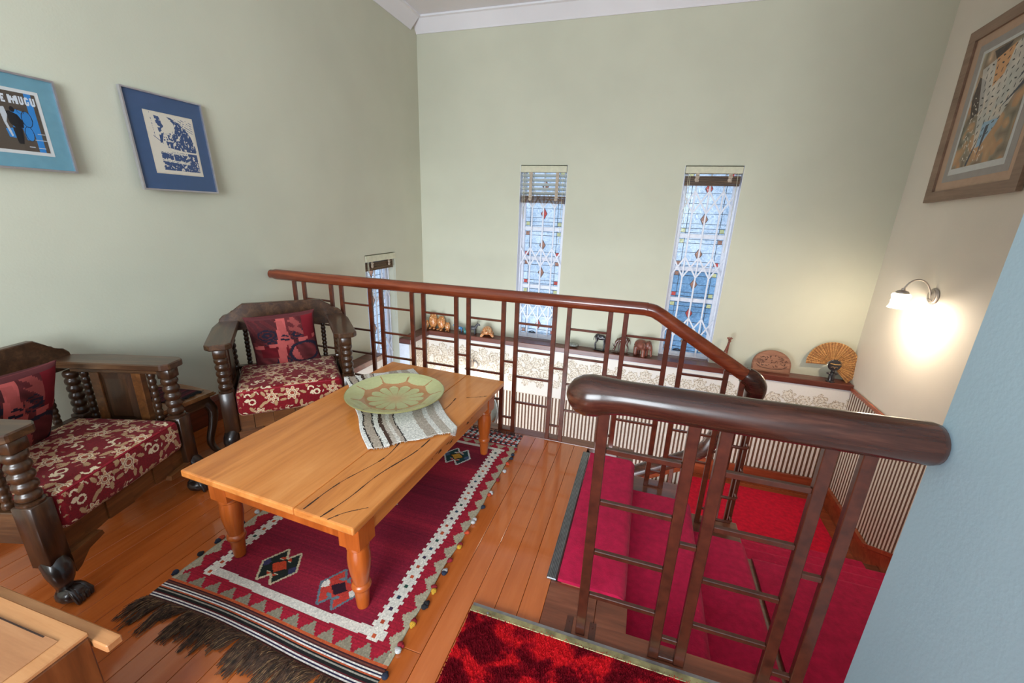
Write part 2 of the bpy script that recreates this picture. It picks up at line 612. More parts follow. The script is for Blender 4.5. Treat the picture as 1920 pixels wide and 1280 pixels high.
# relief wallpaper border: scrolls and rosettes, drawn into a fine grid
def border_colours(width, height, res, seed):
    rg = np.random.default_rng(seed)
    nx, ny = int(width / res), int(height / res)
    X, Y = np.meshgrid((np.arange(nx) + 0.5) * res, (np.arange(ny) + 0.5) * res)   # Y up from the bottom
    col = np.ones((ny, nx, 3)) * np.array([228, 224, 216.0])
    ink = np.zeros((ny, nx)); och = np.zeros((ny, nx))
    per = 0.56
    for i in range(-1, int(width / per) + 2):
        ox = i * per
        for cx, cy, R, sg in ((0.07, 0.40, 0.085, 1), (0.20, 0.46, 0.07, -1), (0.34, 0.41, 0.085, 1), (0.48, 0.45, 0.075, -1), (0.14, 0.28, 0.10, -1), (0.31, 0.24, 0.09, 1), (0.46, 0.29, 0.10, -1), (0.03, 0.18, 0.06, 1), (0.39, 0.15, 0.055, -1), (0.24, 0.35, 0.06, 1), (0.54, 0.36, 0.06, 1), (0.20, 0.15, 0.05, 1)):
            dx, dy = X - ox - cx + rg.uniform(-.006, .006), Y - cy
            r, th = np.hypot(dx, dy), np.arctan2(dy, dx)
            R2 = R * (0.88 + 0.12 * np.cos(th * 6 + cx * 20))
            m = r < R2
            sp = np.sin((r / R) * 16 + th * sg + 0.8 * np.sin(th * 4))
            och[m] = np.maximum(och[m], 0.20)
            och[m & (sp > 0.1)] = 0.55
            ink[m & (sp > 0.66)] = 1
            ink[m & (np.abs(r - R2 * 0.93) < 0.006)] = 0.8
    ink *= rg.random((ny, nx)) > 0.45
    ink = np.maximum(ink, (rg.random((ny, nx)) > 0.82) * (och > 0) * 0.7)
    a = 0.55 * och[..., None]
    col = col * (1 - a) + np.array([206, 184, 142.0]) * a
    a = 0.55 * ink[..., None]
    col = col * (1 - a) + np.array([118, 100, 76.0]) * a
    col[Y < 0.010] = (205, 196, 180)
    return col


BZ0, BZ1 = -0.695, -0.10
res = 0.0075


def border(name, p0, p1, parent, seed):
    p0, p1 = Vector(p0), Vector(p1)
    L = (p1 - p0).length
    col = border_colours(L, BZ1 - BZ0, res, seed)
    ny, nx = col.shape[:2]
    u = np.linspace(0, 1, nx + 1)
    v = np.linspace(BZ0, BZ1, ny + 1)
    U, V_ = np.meshgrid(u, v)
    P = np.stack([p0.x + (p1.x - p0.x) * U, p0.y + (p1.y - p0.y) * U, V_], -1)
    me = grid_mesh(name, P, col, m_print, False)
    return put(name, me, parent)


border('wallpaper_border', (XD, YD, 0), (XR, YD, 0), wall_back, 3)
border('wallpaper_border', (XD, 2.52, 0), (XD, WY0, 0), wall_left, 5)
border('wallpaper_border', (XD, WY1, 0), (XD, YD, 0), wall_left, 6)
b = MB().quad((XD, YD, HALL), (XR, YD, HALL), (XR, YD, BZ0), (XD, YD, BZ0)).build('striped_wallpaper', m_stripx, wall_back)
MB().quad((XD, 2.5, HALL), (XD, WY0, HALL), (XD, WY0, BZ0), (XD, 2.5, BZ0)).quad((XD, WY1, HALL), (XD, YD, HALL), (XD, YD, BZ0), (XD, WY1, BZ0)) \
    .quad((XD, WY0, HALL), (XD, WY1, HALL), (XD, WY1, WLZ0), (XD, WY0, WLZ0)).build('striped_wallpaper', m_stripy, wall_left)
# right wall: stripes follow the stair; above, painted plaster
YK = 3.66                                    # where the dado begins to climb
SL = RZ / 0.324
dz = (YK - YP) * SL
XW = XR - 0.003
MB().prism([(YD, -1.35), (YK, -1.35), (YP, -1.35 + dz), (YP, -0.075 + dz), (YK, -0.075), (YD, -0.075)], (XW, 0, 0), (0, 1, 0), (0, 0, 1), (1, 0, 0), 0.002).build('striped_wallpaper', m_stripy, wall_right)
struct('trim_5', MB().prism([(YD - 0.002, -0.09), (YK, -0.09), (YP + 0.002, -0.09 + dz), (YP + 0.002, -0.06 + dz), (YK, -0.06), (YD - 0.002, -0.06)], (XR - 0.022, 0, 0), (0, 1, 0), (0, 0, 1), (1, 0, 0), 0.018), m_trim)
# skirtings of the stairwell
s = MB()
LZ = -7 * RZ                                  # lower landing
sk = [(YD - 0.002, LZ), (YK, LZ), (YP + 0.002, LZ + dz), (YP + 0.002, LZ + 0.175 + dz), (YK, LZ + 0.175), (YD - 0.002, LZ + 0.175)]
s.prism(sk, (XR - 0.018, 0, 0), (0, 1, 0), (0, 0, 1), (1, 0, 0), 0.014)
sk2 = [(YD - 0.002, LZ + 0.17), (YK + 0.02, LZ + 0.17), (YP + 0.002, LZ + 0.17 + dz), (YP + 0.002, LZ + 0.215 + dz), (YK, LZ + 0.215), (YD - 0.002, LZ + 0.215)]
s.prism(sk2, (XR - 0.036, 0, 0), (0, 1, 0), (0, 0, 1), (1, 0, 0), 0.032)
XS = 0.70
sk = [(XR - 0.003, LZ), (XS, LZ), (XS - 2.4, LZ - 2.4 * 0.57), (XS - 2.4, LZ + 0.175 - 2.4 * 0.57), (XS, LZ + 0.175), (XR - 0.003, LZ + 0.175)]
s.prism(sk, (0, YD - 0.018, 0), (1, 0, 0), (0, 0, 1), (0, 1, 0), 0.014)
sk2 = [(XR - 0.003, LZ + 0.17), (XS, LZ + 0.17), (XS - 2.4, LZ + 0.17 - 2.4 * 0.57), (XS - 2.4, LZ + 0.215 - 2.4 * 0.57), (XS, LZ + 0.215), (XR - 0.003, LZ + 0.215)]
s.prism(sk2, (0, YD - 0.036, 0), (1, 0, 0), (0, 0, 1), (0, 1, 0), 0.032)
struct('baseboard_right', s, m_trim)
struct('floor_hall', MB().box(XL, XR, 1.2, YD, HALL - 0.1, HALL + 0.001), m_floor)

# ------------------------------------------------------------------ stairs
st = empty('staircase', (0, 0, 0), label='carpeted red staircase turning down past the railings to the striped wall', cat='staircase')
CY0, CY1 = 1.355, 2.345


def flight_carpet(prof, n, a0, a1):
    """ribbon of carpet: prof = list of (t, z) along the flight, swept across"""
    pass


# upper flight (towards +x)
xn = [0.075, 0.424, 0.753]                    # nosing edges
for i, x1 in enumerate(xn):
    z = -RZ * i
    x0 = -0.02 if i == 0 else xn[i - 1] - 0.02
    MB().box(x0, x1, 1.206, 2.53, z - 0.032, z - (0.0 if i else 0.0), 0.006, 2).build('tread', m_tread, st)
    MB().box(x1 - 0.03, x1 - 0.015, 1.206, 2.52, z - RZ, z - 0.032).build('riser', m_tread, st)


def carpet_piece(x0, x1, z, drop, y0, y1, t=0.016, r=0.03, mat=m_carpet):
    """tread-and-riser carpet running towards +x with a soft rolled nose"""
    pts = [(x0, z + 0.002)]
    out = [(x0, z + t)]
    for k in range(7):
        a = PI / 2 * k / 6
        out.append((x1 - r + (r + t) * math.sin(a), z - r + (r + t) * math.cos(a)))
    out.append((x1 - 0.004 + t, z - drop * 0.45))
    out.append((x1 - 0.02 + t, z - drop + t))
    inn = [(x1 - 0.028, z - drop + t), (x1 - 0.012, z - 0.036), (x1 + 0.001, z - 0.03), (x1 + 0.001, z + 0.001), (x0, z + 0.001)]
    return MB().prism(out + inn, (0, y0, 0), (1, 0, 0), (0, 0, 1), (0, 1, 0), y1 - y0)


carpet_piece(-0.185, xn[0], 0, RZ, CY0, 2.365).build('carpet', m_carpet, st, smooth=True, ang=50)
carpet_piece(xn[0], xn[1], -RZ, RZ, CY0 - 0.05, CY1).build('carpet', m_carpet, st, smooth=True, ang=50)
carpet_piece(xn[1], xn[2], -2 * RZ, RZ, CY0 - 0.05, CY1 - 0.01).build('carpet', m_carpet, st, smooth=True, ang=50)
# metal nosing strip where the carpet begins
MB().box(-0.232, -0.19, CY0 - 0.005, 2.366, 0.001, 0.012, 0.003).build('metal_strip', m_steel, st)
g = MB()
for k in range(6):
    g.box(-0.229 + k * 0.0066, -0.2255 + k * 0.0066, CY0 - 0.004, 2.365, 0.0121, 0.0145)
g.build('metal_strip', plain('dark_ribbed_metal', (96, 100, 102), 0.4, 0.7), st)
# first quarter landing and the flight towards the back wall
z4 = -3 * RZ
MB().box(0.735, XR - 0.019, YP + 0.005, 2.466, z4 - 0.05, z4, 0.006, 2).build('landing', m_tread, st)
yn = [2.466, 2.79, 3.113, 3.437]


def carpet_piece_y(y0, y1, z, drop, x0, x1, t=0.016, r=0.025):
    out = [(y0, z + t)]
    for k in range(7):
        a = PI / 2 * k / 6
        out.append((y1 - r + (r + t) * math.sin(a), z - r + (r + t) * math.cos(a)))
    out += [(y1 - 0.02 + t, z - drop + t), (y1 - 0.028, z - drop + t), (y1 - 0.012, z - 0.036), (y1 + 0.001, z - 0.03), (y1 + 0.001, z + 0.001), (y0, z + 0.001)]
    return MB().prism(out, (x0, 0, 0), (0, 1, 0), (0, 0, 1), (1, 0, 0), x1 - x0)


carpet_piece_y(YP + 0.02, yn[0], z4, RZ, 0.862, XR - 0.05).build('carpet', m_carpet, st, smooth=True, ang=50)
for i in range(1, 4):
    z = z4 - RZ * i
    MB().box(0.80, XR - 0.019, yn[i - 1] - 0.02, yn[i], z - 0.032, z, 0.006, 2).build('tread', m_tread, st)
    MB().box(0.80, XR - 0.04, yn[i - 1] - 0.03, yn[i - 1] - 0.015, z, z + RZ - 0.05).build('riser', m_tread, st)
    carpet_piece_y(yn[i - 1], yn[i], z, RZ, 0.862, 1.95).build('carpet', m_carpet, st, smooth=True, ang=50)
MB().box(0.80, XR - 0.04, yn[3] - 0.03, yn[3] - 0.015, LZ, LZ + RZ - 0.032).build('riser', m_tread, st)
# open string at the well side
MB().prism([(2.45, z4 - 0.3), (2.45, z4 - 0.045), (yn[3], LZ + RZ - 0.0), (yn[3], LZ - 0.3)], (0.79, 0, 0), (0, 1, 0), (0, 0, 1), (1, 0, 0), 0.03).build('string_board', m_tread, st)
MB().prism([(-0.02, -0.036), (-0.02, -0.30), (0.10, -0.30), (0.78, -0.75), (0.78, z4 - 0.05), (0.735, z4 - 0.05), (0.735, -2 * RZ - 0.035), (0.405, -2 * RZ - 0.035), (0.405, -RZ - 0.035), (0.055, -RZ - 0.035), (0.055, -0.036)][::-1], (0, 2.49, 0), (1, 0, 0), (0, 0, 1), (0, 1, 0), 0.03).build('string_board', m_tread, st)
# lower landing
MB().box(0.70, XR - 0.019, 3.42, YD - 0.019, LZ - 0.05, LZ).build('landing', m_trim, st)
MB().box(0.70, 1.955, yn[3] - 0.01, 4.49, LZ + 0.001, LZ + 0.016, 0.005).build('carpet', m_carpet2, st)
# last flight down to the hall (towards -x)
for i in range(1, 8):
    x1 = 0.70 - 0.325 * (i - 1)
    z = LZ - RZ * i
    MB().box(x1 - 0.325, x1 + 0.01, 3.27, YD - 0.038, z - 0.032, z, 0.005).build('tread', m_tread, st)
    MB().box(x1 + 0.0, x1 + 0.012, 3.27, YD - 0.038, z, z + RZ - 0.02).build('riser', m_tread, st)
    MB().box(x1 - 0.325, x1 - 0.002, 3.40, 4.49, z + 0.001, z + 0.014, 0.004).build('carpet', m_carpet2, st)
MB().prism([(0.72, LZ - 0.04), (0.72, LZ - 0.3), (-1.6, LZ - 0.3 - 2.32 * 0.585), (-1.6, LZ - 0.04 - 2.32 * 0.585)], (0, 3.245, 0), (1, 0, 0), (0, 0, 1), (0, 1, 0), 0.03).build('string_board', m_tread, st)

# ------------------------------------------------------------------ windows
m_pane = window_glass('obscure_window_glass', (196, 220, 250), 0.60, 0.28)
m_panelow = window_glass('obscure_window_glass_shaded', (136, 186, 236), 0.42, 0.35)  # lower panes: the darker view outside is painted into the glow
m_panered = window_glass('red_glass', (206, 92, 88), 0.5, 0.3)
m_paneyel = window_glass('yellow_green_glass', (206, 210, 160), 0.5, 0.2)
m_paneamb = window_glass('amber_glass', (176, 132, 116), 0.5, 0.3)
m_lead = plain('lead_came', (66, 70, 78), 0.6, 0.3)


def make_window(name, wd, z0, z1, mats_seed, low=-9):
    """leaded window in local coords: x across, z up, y = 0 glass plane, room towards -y"""
    rg = random.Random(mats_seed)
    w = empty(name)
    w['kind'] = 'structure'
    h = wd / 2 - 0.004
    fr = MB().box(-h, -h + 0.045, -0.03, 0.03, z0, z1, 0.004).box(h - 0.045, h, -0.03, 0.03, z0, z1, 0.004)
    fr.box(-h + 0.045, h - 0.045, -0.03, 0.03, z1 - 0.045, z1, 0.004).box(-h + 0.045, h - 0.045, -0.03, 0.03, z0, z0 + 0.045, 0.004)
    fr.build('window_frame', m_white, w)
    gx = h - 0.045
    zt = [z0 + 0.045] + [z for z in (0.615, 0.95, 1.292) if z < z1 - 0.2] + [z1 - 0.045]
    for z in zt[1:-1]:
        MB().box(-gx, gx, -0.028, 0.028, z - 0.022, z + 0.022, 0.004).build('transom', m_white, w)
    dzs = [z for z in (1.76, 1.46, 1.105, 0.785, 0.464, 0.14, -0.25, -0.6) if z0 + 0.12 < z < z1 - 0.12]
    sq = 0.042
    for i in range(len(zt) - 1):
        a, b = zt[i] + (0.022 if i else 0), zt[i + 1] - (0.022 if i < len(zt) - 2 else 0)
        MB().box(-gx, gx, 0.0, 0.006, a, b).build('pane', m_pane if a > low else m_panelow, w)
        ld = MB()
        for xx in (-gx + sq + 0.012, gx - sq - 0.012):
            ld.box(xx - 0.0025, xx + 0.0025, -0.004, -0.0002, a, b)
        for zz in (a + 0.012, a + sq + 0.012, b - sq - 0.012, b - 0.012):
            ld.box(-gx, gx, -0.004, -0.0002, zz - 0.0025, zz + 0.0025)
        n = max(1, int((b - a) / 0.10))
        for k in range(1, n):
            zz = a + (b - a) * k / n
            ld.box(-gx, gx, -0.0038, -0.0002, zz - 0.002, zz + 0.002)
        ld.build('lead', m_lead, w)
        ms = [m_panered, m_paneyel, m_paneamb]
        for sx, zz, mm in ((-1, b - 0.012 - sq / 2, ms[1 + rg.randrange(2)]), (1, b - 0.012 - sq / 2, ms[rg.randrange(3)]), (-1, a + 0.012 + sq / 2, ms[rg.randrange(3)]), (1, a + 0.012 + sq / 2, ms[rg.randrange(2)])):
            cx = sx * (gx - 0.012 - sq / 2 + 0.005)
            MB().box(cx - sq / 2, cx + sq / 2, -0.003, -0.0003, zz - sq / 2, zz + sq / 2).build('pane', mm, w)
    for z in dzs:
        mm = m_panered if rg.random() < 0.22 else m_paneamb
        MB().prism([(-0.036, 0), (0, -0.062), (0.036, 0), (0, 0.062)], (0, -0.0055, z), (1, 0, 0), (0, 0, 1), (0, 1, 0), 0.005).build('pane', mm, w)
        d = MB()
        P4 = [(-0.036, 0), (0, -0.062), (0.036, 0), (0, 0.062)]
        for q in range(4):
            p, p2 = P4[q], P4[(q + 1) % 4]
            d.bar((p[0], -0.0055, z + p[1]), (p2[0], -0.0055, z + p2[1]), 0.005, 0.004, up=(0, 1, 0))
        d.build('lead', m_lead, w)
    # small casement stay
    MB().box(-0.11, -0.02, -0.045, -0.032, z0 + 0.055, z0 + 0.066, 0.003).tube([(-0.1, -0.04, z0 + 0.07), (-0.06, -0.05, z0 + 0.085), (-0.03, -0.04, z0 + 0.068)], 0.005, 6).build('stay', plain('dark_window_stay', (60, 60, 66), 0.4, 0.6), w)
    return w


def make_grille(label, wd, z0, z1, bands, group):
    g = empty('security_grille', label=label, cat='grille', group=group)
    h = wd / 2 - 0.012
    bx = [-h, -0.131, 0.0, 0.131, h]
    for xx in bx:
        MB().box(xx - 0.0085, xx + 0.0085, -0.006, 0.006, z0, z1, 0.002).build('bar', m_white, g)
    for zt, zb in bands:
        if zb < z0 or zt > z1: continue
        for a, b in zip(bx, bx[1:]):
            MB().bar((a, -0.010, zt), (b, -0.010, zb), 0.016, 0.004, up=(0, 1, 0)).build('lattice_strip', m_white, g)
            MB().bar((a, -0.0145, zb), (b, -0.0145, zt), 0.016, 0.004, up=(0, 1, 0)).build('lattice_strip', m_white, g)
    for z in (z0 + 0.006, z1 - 0.006):
        MB().box(-h, h, -0.012, 0.012, z - 0.006, z + 0.006).build('track', m_white, g)
    return g


m_blindc = plain('cream_blind', (206, 204, 178), 0.6, noise=0.05)
m_slat = plain('pale_blind_slat', (196, 204, 200), 0.5, noise=0.04)
m_slatd = wood('brown_blind_slat', (58, 40, 26), (98, 72, 48), (140, 108, 74), 'X', 3, 0.5)
m_tape = plain('beige_ladder_tape', (186, 170, 152), 0.9, bump=0.3)


def make_blind(label, wd, ztop, nslat, zbun, nbun):
    b = empty('wooden_blind', label=label, cat='blind')
    h = wd / 2 - 0.003
    MB().box(-h, h, -0.05, 0.03, ztop - 0.072, ztop - 0.008, 0.004).build('headrail', m_blindc, b)
    zz = ztop - 0.105
    for k in range(nslat):
        MB().obox((0, 0, zz - k * 0.046), (1, 0, 0), (0, 0.85, -0.52), (0, 0.52, 0.85), h - 0.006, 0.024, 0.0015).build('slat', m_slat, b)
    for k in range(nbun):
        MB().obox((0, random.uniform(-0.004, 0.004), zbun + 0.007 * k), (1, 0, random.uniform(-0.006, 0.006)), (0, 1, 0), (0, 0, 1), h - 0.008, 0.026, 0.0022).build('slat', m_slatd, b)
    top = zbun + 0.007 * nbun
    for xx in (-wd * 0.27, wd * 0.30):
        MB().box(xx - 0.017, xx + 0.017, -0.034, -0.031, zbun + 0.03, ztop - 0.07).ell((xx + 0.002, -0.034, top - 0.012), (0.022, 0.008, 0.012)).ell((xx - 0.004, -0.036, top - 0.04), (0.019, 0.008, 0.018)).build('ladder_tape', m_tape, b, smooth=True)
    for xx, L in ((-wd * 0.40, 0.5), (-wd * 0.43, 0.45), (wd * 0.42, 0.75)):
        MB().tube([(xx, -0.040, ztop - 0.07), (xx + 0.004, -0.041, ztop - 0.3), (xx, -0.040, ztop - 0.07 - L)], 0.0022, 5).build('cord', m_blindc, b)
    return b


BAND = [(1.735, 1.52), (1.075, 0.865), (0.42, 0.21), (-0.24, -0.45)]
for i, (c, wd) in enumerate(wins):
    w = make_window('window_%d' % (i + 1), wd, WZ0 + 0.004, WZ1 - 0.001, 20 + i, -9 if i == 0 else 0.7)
    w.location = (c, YB + 0.14, 0)
    g = make_grille(['white folding lattice grille in the tall window left of centre', 'white folding lattice grille in the tall window nearest the wall lamp'][i], wd, WZ0 + 0.005, WZ1 - 0.003, BAND, 'folding window grilles')
    g.location = (c, YB + 0.088, 0)
    # painted reveal lining
    MB().box(c - wd / 2, c - wd / 2 + 0.003, YB - 0.001, YB + WB - 0.12, WZ0, WZ1).box(c + wd / 2 - 0.003, c + wd / 2, YB - 0.001, YB + WB - 0.12, WZ0, WZ1).build('reveal', m_white, wall_back)
b1 = make_blind('cream slatted blind half lowered over the window left of centre', 0.522, WZ1, 5, 1.575, 11)
b1.location = (wins[0][0], YB + 0.035, 0)
b2 = make_blind('gathered brown blind at the top of the window nearest the wall lamp', 0.522, WZ1, 0, 1.785, 13)
b2.location = (wins[1][0], YB + 0.035, 0)
w = make_window('window_3', WY1 - WY0, WLZ0 + 0.002, WLZ1 - 0.001, 31)
w.location = (XL - 0.14, (WY0 + WY1) / 2, 0); w.rotation_euler = (0, 0, PI / 2)
g = make_grille('white folding lattice grille in the low window of the left wall', WY1 - WY0, WLZ0 + 0.005, WLZ1 - 0.003, [(0.67, 0.46), (0.0, -0.21), (-0.5, -0.7)], 'folding window grilles')
g.location = (XL - 0.093, (WY0 + WY1) / 2, 0); g.rotation_euler = (0, 0, PI / 2)
b3 = make_blind('gathered brown blind at the top of the low left window', WY1 - WY0 - 0.01, WLZ1, 0, 0.825, 12)
b3.location = (XL - 0.04, (WY0 + WY1) / 2, 0); b3.rotation_euler = (0, 0, PI / 2)
# ------------------------------------------------------------------ railings
def bal(parent, x, y, z0, z1, w=0.028, t=0.02, along='x'):
    hw, ht = (w / 2, t / 2) if along == 'x' else (t / 2, w / 2)
    return MB().box(x - hw, x + hw, y - ht, y + ht, z0, z1, 0.002).build('baluster', m_balu, parent)


def rung(parent, x0, x1, y, z, t=0.013):
    return MB().box(x0, x1, y - 0.008, y + 0.008, z - t / 2, z + t / 2, 0.002).build('rung', m_balu, parent)


def catmull(P, n=8):
    P = [Vector(p) for p in P]
    out = []
    for i in range(len(P) - 1):
        a, b, c, d = P[max(i - 1, 0)], P[i], P[i + 1], P[min(i + 2, len(P) - 1)]
        for k in range(n):
            t = k / n
            out.append(0.5 * ((2 * b) + (c - a) * t + (2 * a - 5 * b + 4 * c - d) * t * t + (3 * b - a - 3 * c + d) * t ** 3))
    out.append(P[-1])
    return out


YF = 2.45
fr = empty('stair_railing', (0, YF, 0), label='long red-brown railing behind the coffee table, bending down the stairs', cat='railing')
LY = 0.0                                   # local y of the balusters
path = [(-2.705, 0, 0.945), (-2.4, 0, 0.946), (-1.2, 0, 0.95), (-0.1, 0, 0.955), (0.05, 0, 0.952), (0.11, 0, 0.932), (0.2, 0, 0.878), (0.55, 0, 0.668), (0.615, 0, 0.632)]
pp = catmull(path, 6)
rad = [0.033 if i < 2 else 0.039 for i in range(len(pp))]
MB().tube(pp, rad, 20, up=(0, 0, 1)).build('handrail', m_rail, fr, smooth=True)
# dark bend, drop and the rail that follows the lower flights
p2 = catmull([(0.60, 0, 0.641), (0.648, 0.0, 0.612), (0.672, 0.018, 0.56), (0.675, 0.04, 0.50), (0.678, 0.09, 0.43), (0.68, 0.2, 0.335), (0.68, 0.60, 0.06), (0.68, 0.69, -0.02), (0.672, 0.745, -0.13), (0.63, 0.758, -0.245), (0.55, 0.76, -0.33), (0.40, 0.76, -0.43), (-0.4, 0.76, -0.91), (-1.6, 0.76, -1.61)], 8)
r2 = [0.046 + 0.012 * max(0, 1 - abs(i - 14) / 16) + (0.010 if i > 60 else 0.0) for i in range(len(p2))]
MB().tube(p2, r2, 20, up=(0, 0, 1)).build('handrail', m_newel, fr, smooth=True)


def rail_z(x):
    if x < 0.06: return 0.925
    return 0.925 - 0.60 * (x - 0.06)


PER, NAR = 0.3335, 0.089
prs = [-2.493 + PER * i for i in range(10)]
for i, x in enumerate(prs):
    base = 0.004 if x < 0.05 else (-RZ if x < 0.4 else -2 * RZ)
    for xx in (x, x + NAR):
        bal(fr, xx, LY, base, rail_z(xx) - 0.005)
    off = base if base < 0 else 0
    h = 0.014
    for z in (0.515, 0.11):
        rung(fr, x + h, x + NAR - h, LY, z + off)
    rung(fr, x + h, x + NAR - h, LY, base + 0.007)
    if i < len(prs) - 1:
        nx = prs[i + 1]
        o2 = 0 if nx < 0.3 else -RZ
        for z in (0.785, 0.60, 0.42, 0.235):
            if z + o2 < rail_z(nx) - 0.05: rung(fr, x + NAR + h, nx - h, LY, z + o2)
# corner: curved rungs round to the second flight
xc, ye = 0.705, 0.15
for xx, yy in ((xc, 0.07), (xc, ye)):
    MB().box(xx - 0.01, xx + 0.01, yy - 0.013, yy + 0.013, z4 + 0.001, 0.50 - yy * 0.7, 0.002).build('baluster', m_balu, fr)
x0 = prs[-1] + NAR + 0.014
for z in (0.19, 0.02, -0.16, -0.33):
    MB().tube([(x0, 0, z), (0.66, 0, z), (0.69, 0.004, z), (0.703, 0.02, z), (xc, 0.058, z)], 0.008, 6, flat=1.3).build('rung', m_balu, fr)
# balusters of the second and third flights
for k, yy in enumerate((0.40, 0.48, 0.69)):
    zb = z4 - RZ * (1 if yy < 0.6 else 2)
    MB().box(0.70, 0.72, yy - 0.013, yy + 0.013, zb - 0.25, 0.20 - (yy - 0.4) * 0.72, 0.002).build('baluster', m_balu, fr)
for k in range(6):
    x = 0.50 - PER * k
    for xx in (x, x - NAR):
        zt = -0.36 - (0.5 - xx) * 0.59
        bal(fr, xx, 0.76, LZ - 0.05 - (0.72 - xx) * 0.585, zt)
    zt = -0.36 - (0.5 - x) * 0.59
    for dz_ in (0.25, 0.5, 0.75):
        rung(fr, x - PER + 0.014, x - NAR - 0.014, 0.76, zt - dz_ - 0.1)
    rung(fr, x - NAR + 0.014, x - 0.014, 0.76, zt - 0.45)

YN = 1.165
def rungn(parent, x0, x1, y, z, t):
    o = rung(parent, x0, x1, y, z, t)
    o.data.materials[0] = m_balun
    return o


nr = empty('stair_railing', (0, YN, 0), label='short near railing with a bulbous rounded end, ending at the pale blue wall', cat='railing')
pn = [(-0.178, 0, 0.925), (-0.172, 0, 0.927), (-0.155, 0, 0.93), (-0.128, 0, 0.934), (-0.10, 0, 0.938), (-0.07, 0, 0.942), (-0.03, 0, 0.944), (0.0, 0, 0.945), (0.35, 0, 0.947), (0.71, 0, 0.952), (0.724, 0, 0.952), (0.7305, 0, 0.952)]
rn = [0.012, 0.03, 0.05, 0.062, 0.064, 0.058, 0.053, 0.051, 0.052, 0.054, 0.050, 0.040]
MB().tube(pn, rn, 24, up=(0, 0, 1)).build('handrail', m_newel, nr, smooth=True, ang=60)
npr = [(-0.062, None), (0.19, 0.273), (0.519, 0.604)]
for a, b in npr:
    for xx in (a, b):
        if xx is not None:
            MB().box(xx - 0.0165, xx + 0.0165, -0.011, 0.011, 0.002, 0.915, 0.002).build('baluster', m_balun, nr)
    if b:
        for z in (0.485, 0.095): rungn(nr, a + 0.0165, b - 0.0165, 0, z, 0.017)
        rungn(nr, a + 0.0165, b - 0.0165, 0, 0.011, 0.014)
for a, b in ((-0.062, 0.19), (0.273, 0.519)):
    for z in (0.762, 0.572, 0.374, 0.188): rungn(nr, a + 0.0165, b - 0.0165, 0, z, 0.017)
for xx in (-0.105, -0.02):                    # foot plates with screws
    MB().box(xx - 0.012, xx + 0.012, -0.02, 0.05, 0.002, 0.005, 0.001).lathe([(0.0, 0.0055), (0.004, 0.0055), (0.004, 0.007), (0.0, 0.0075)], 8, Matrix.Translation((xx, 0.03, 0))).build('foot_plate', m_balun, nr)

# ------------------------------------------------------------------ coffee table
m_table = wood('honey_yellowwood', (178, 100, 42), (212, 132, 64), (228, 152, 84), 'Y', 0.8, 0.3, coat=0.3, rnd=False)
m_table2 = wood('honey_yellowwood_legs', (146, 66, 20), (182, 88, 30), (204, 108, 44), 'Z', 0.9, 0.32, coat=0.3, rnd=False)
m_crack = plain('dark_split', (52, 30, 18), 0.8)
tb = empty('coffee_table', (-1.163, 1.572, 0), math.radians(-2.2), label='long honey-coloured wooden coffee table with turned legs on the red kilim', cat='table')
HX, HY, TZ = 0.405, 0.672, 0.470
JX = 0.155                                     # joint between the boards
MB().box(-HX, JX - 0.001, -HY, HY, TZ - 0.03, TZ, 0.006, 2).build('board', m_table, tb)
MB().box(JX + 0.001, HX, -HY, HY, TZ - 0.03, TZ, 0.006, 2).build('board', m_table, tb)
LX, LYY = 0.322, 0.567
for sx in (-1, 1):
    MB().box(sx * (LX + 0.028) - 0.012, sx * (LX + 0.028) + 0.012, -LYY + 0.045, LYY - 0.045, TZ - 0.13, TZ - 0.03).build('apron', m_table, tb)
for sy in (-1, 1):
    MB().box(-LX + 0.045, LX - 0.045, sy * (LYY + 0.028) - 0.012, sy * (LYY + 0.028) + 0.012, TZ - 0.13, TZ - 0.03).build('apron', m_table2, tb)
leg = MB().box(-0.045, 0.045, -0.045, 0.045, TZ - 0.165, TZ - 0.03, 0.004)
leg.lathe([(0.03, 0.318), (0.036, 0.306), (0.041, 0.298), (0.041, 0.290), (0.036, 0.284), (0.039, 0.270), (0.0415, 0.24), (0.041, 0.21), (0.036, 0.17), (0.030, 0.135), (0.0285, 0.122), (0.034, 0.117), (0.037, 0.108), (0.034, 0.098), (0.0285, 0.092), (0.027, 0.07), (0.024, 0.02), (0.022, 0.007)][::-1], 24)
lm = leg.mesh('leg', m_table2, True, 35)
for sx in (-1, 1):
    for sy in (-1, 1):
        put('leg', lm, tb, (sx * LX, sy * LYY, 0))
# splits and mineral streaks in the right board
for pts in ([(0.19, -0.66), (0.20, -0.5), (0.25, -0.3), (0.235, -0.12), (0.27, 0.05)], [(0.27, -0.668), (0.29, -0.55), (0.30, -0.40), (0.34, -0.22), (0.345, -0.1)], [(0.30, -0.668), (0.33, -0.62), (0.385, -0.57)], [(0.23, 0.08), (0.26, 0.2), (0.25, 0.33)], [(0.30, 0.36), (0.36, 0.40), (0.395, 0.43)]):
    c = catmull([(a, b, TZ + 0.0003) for a, b in pts], 6)
    q = MB()
    for i in range(len(c) - 1):
        wd = 0.0030 * (0.4 + 0.8 * random.random())
        t = (c[i + 1] - c[i]).normalized()
        nrm = Vector((-t.y, t.x, 0)) * wd
        q.quad(c[i] - nrm, c[i] + nrm, c[i + 1] + nrm, c[i + 1] - nrm)
    q.build('split', m_crack, tb)
q = MB()
for k in range(26):
    y = random.uniform(-0.12, 0.30)
    z = TZ - 0.035 - random.random() * 0.07
    q.box(LX + 0.0401, LX + 0.0406, y, y + random.uniform(0.006, 0.03), z, z + random.uniform(0.002, 0.007))
q.build('bark_flecks', m_crack, tb)
m_lump = plain('grain_streak', (140, 92, 52), 0.5)

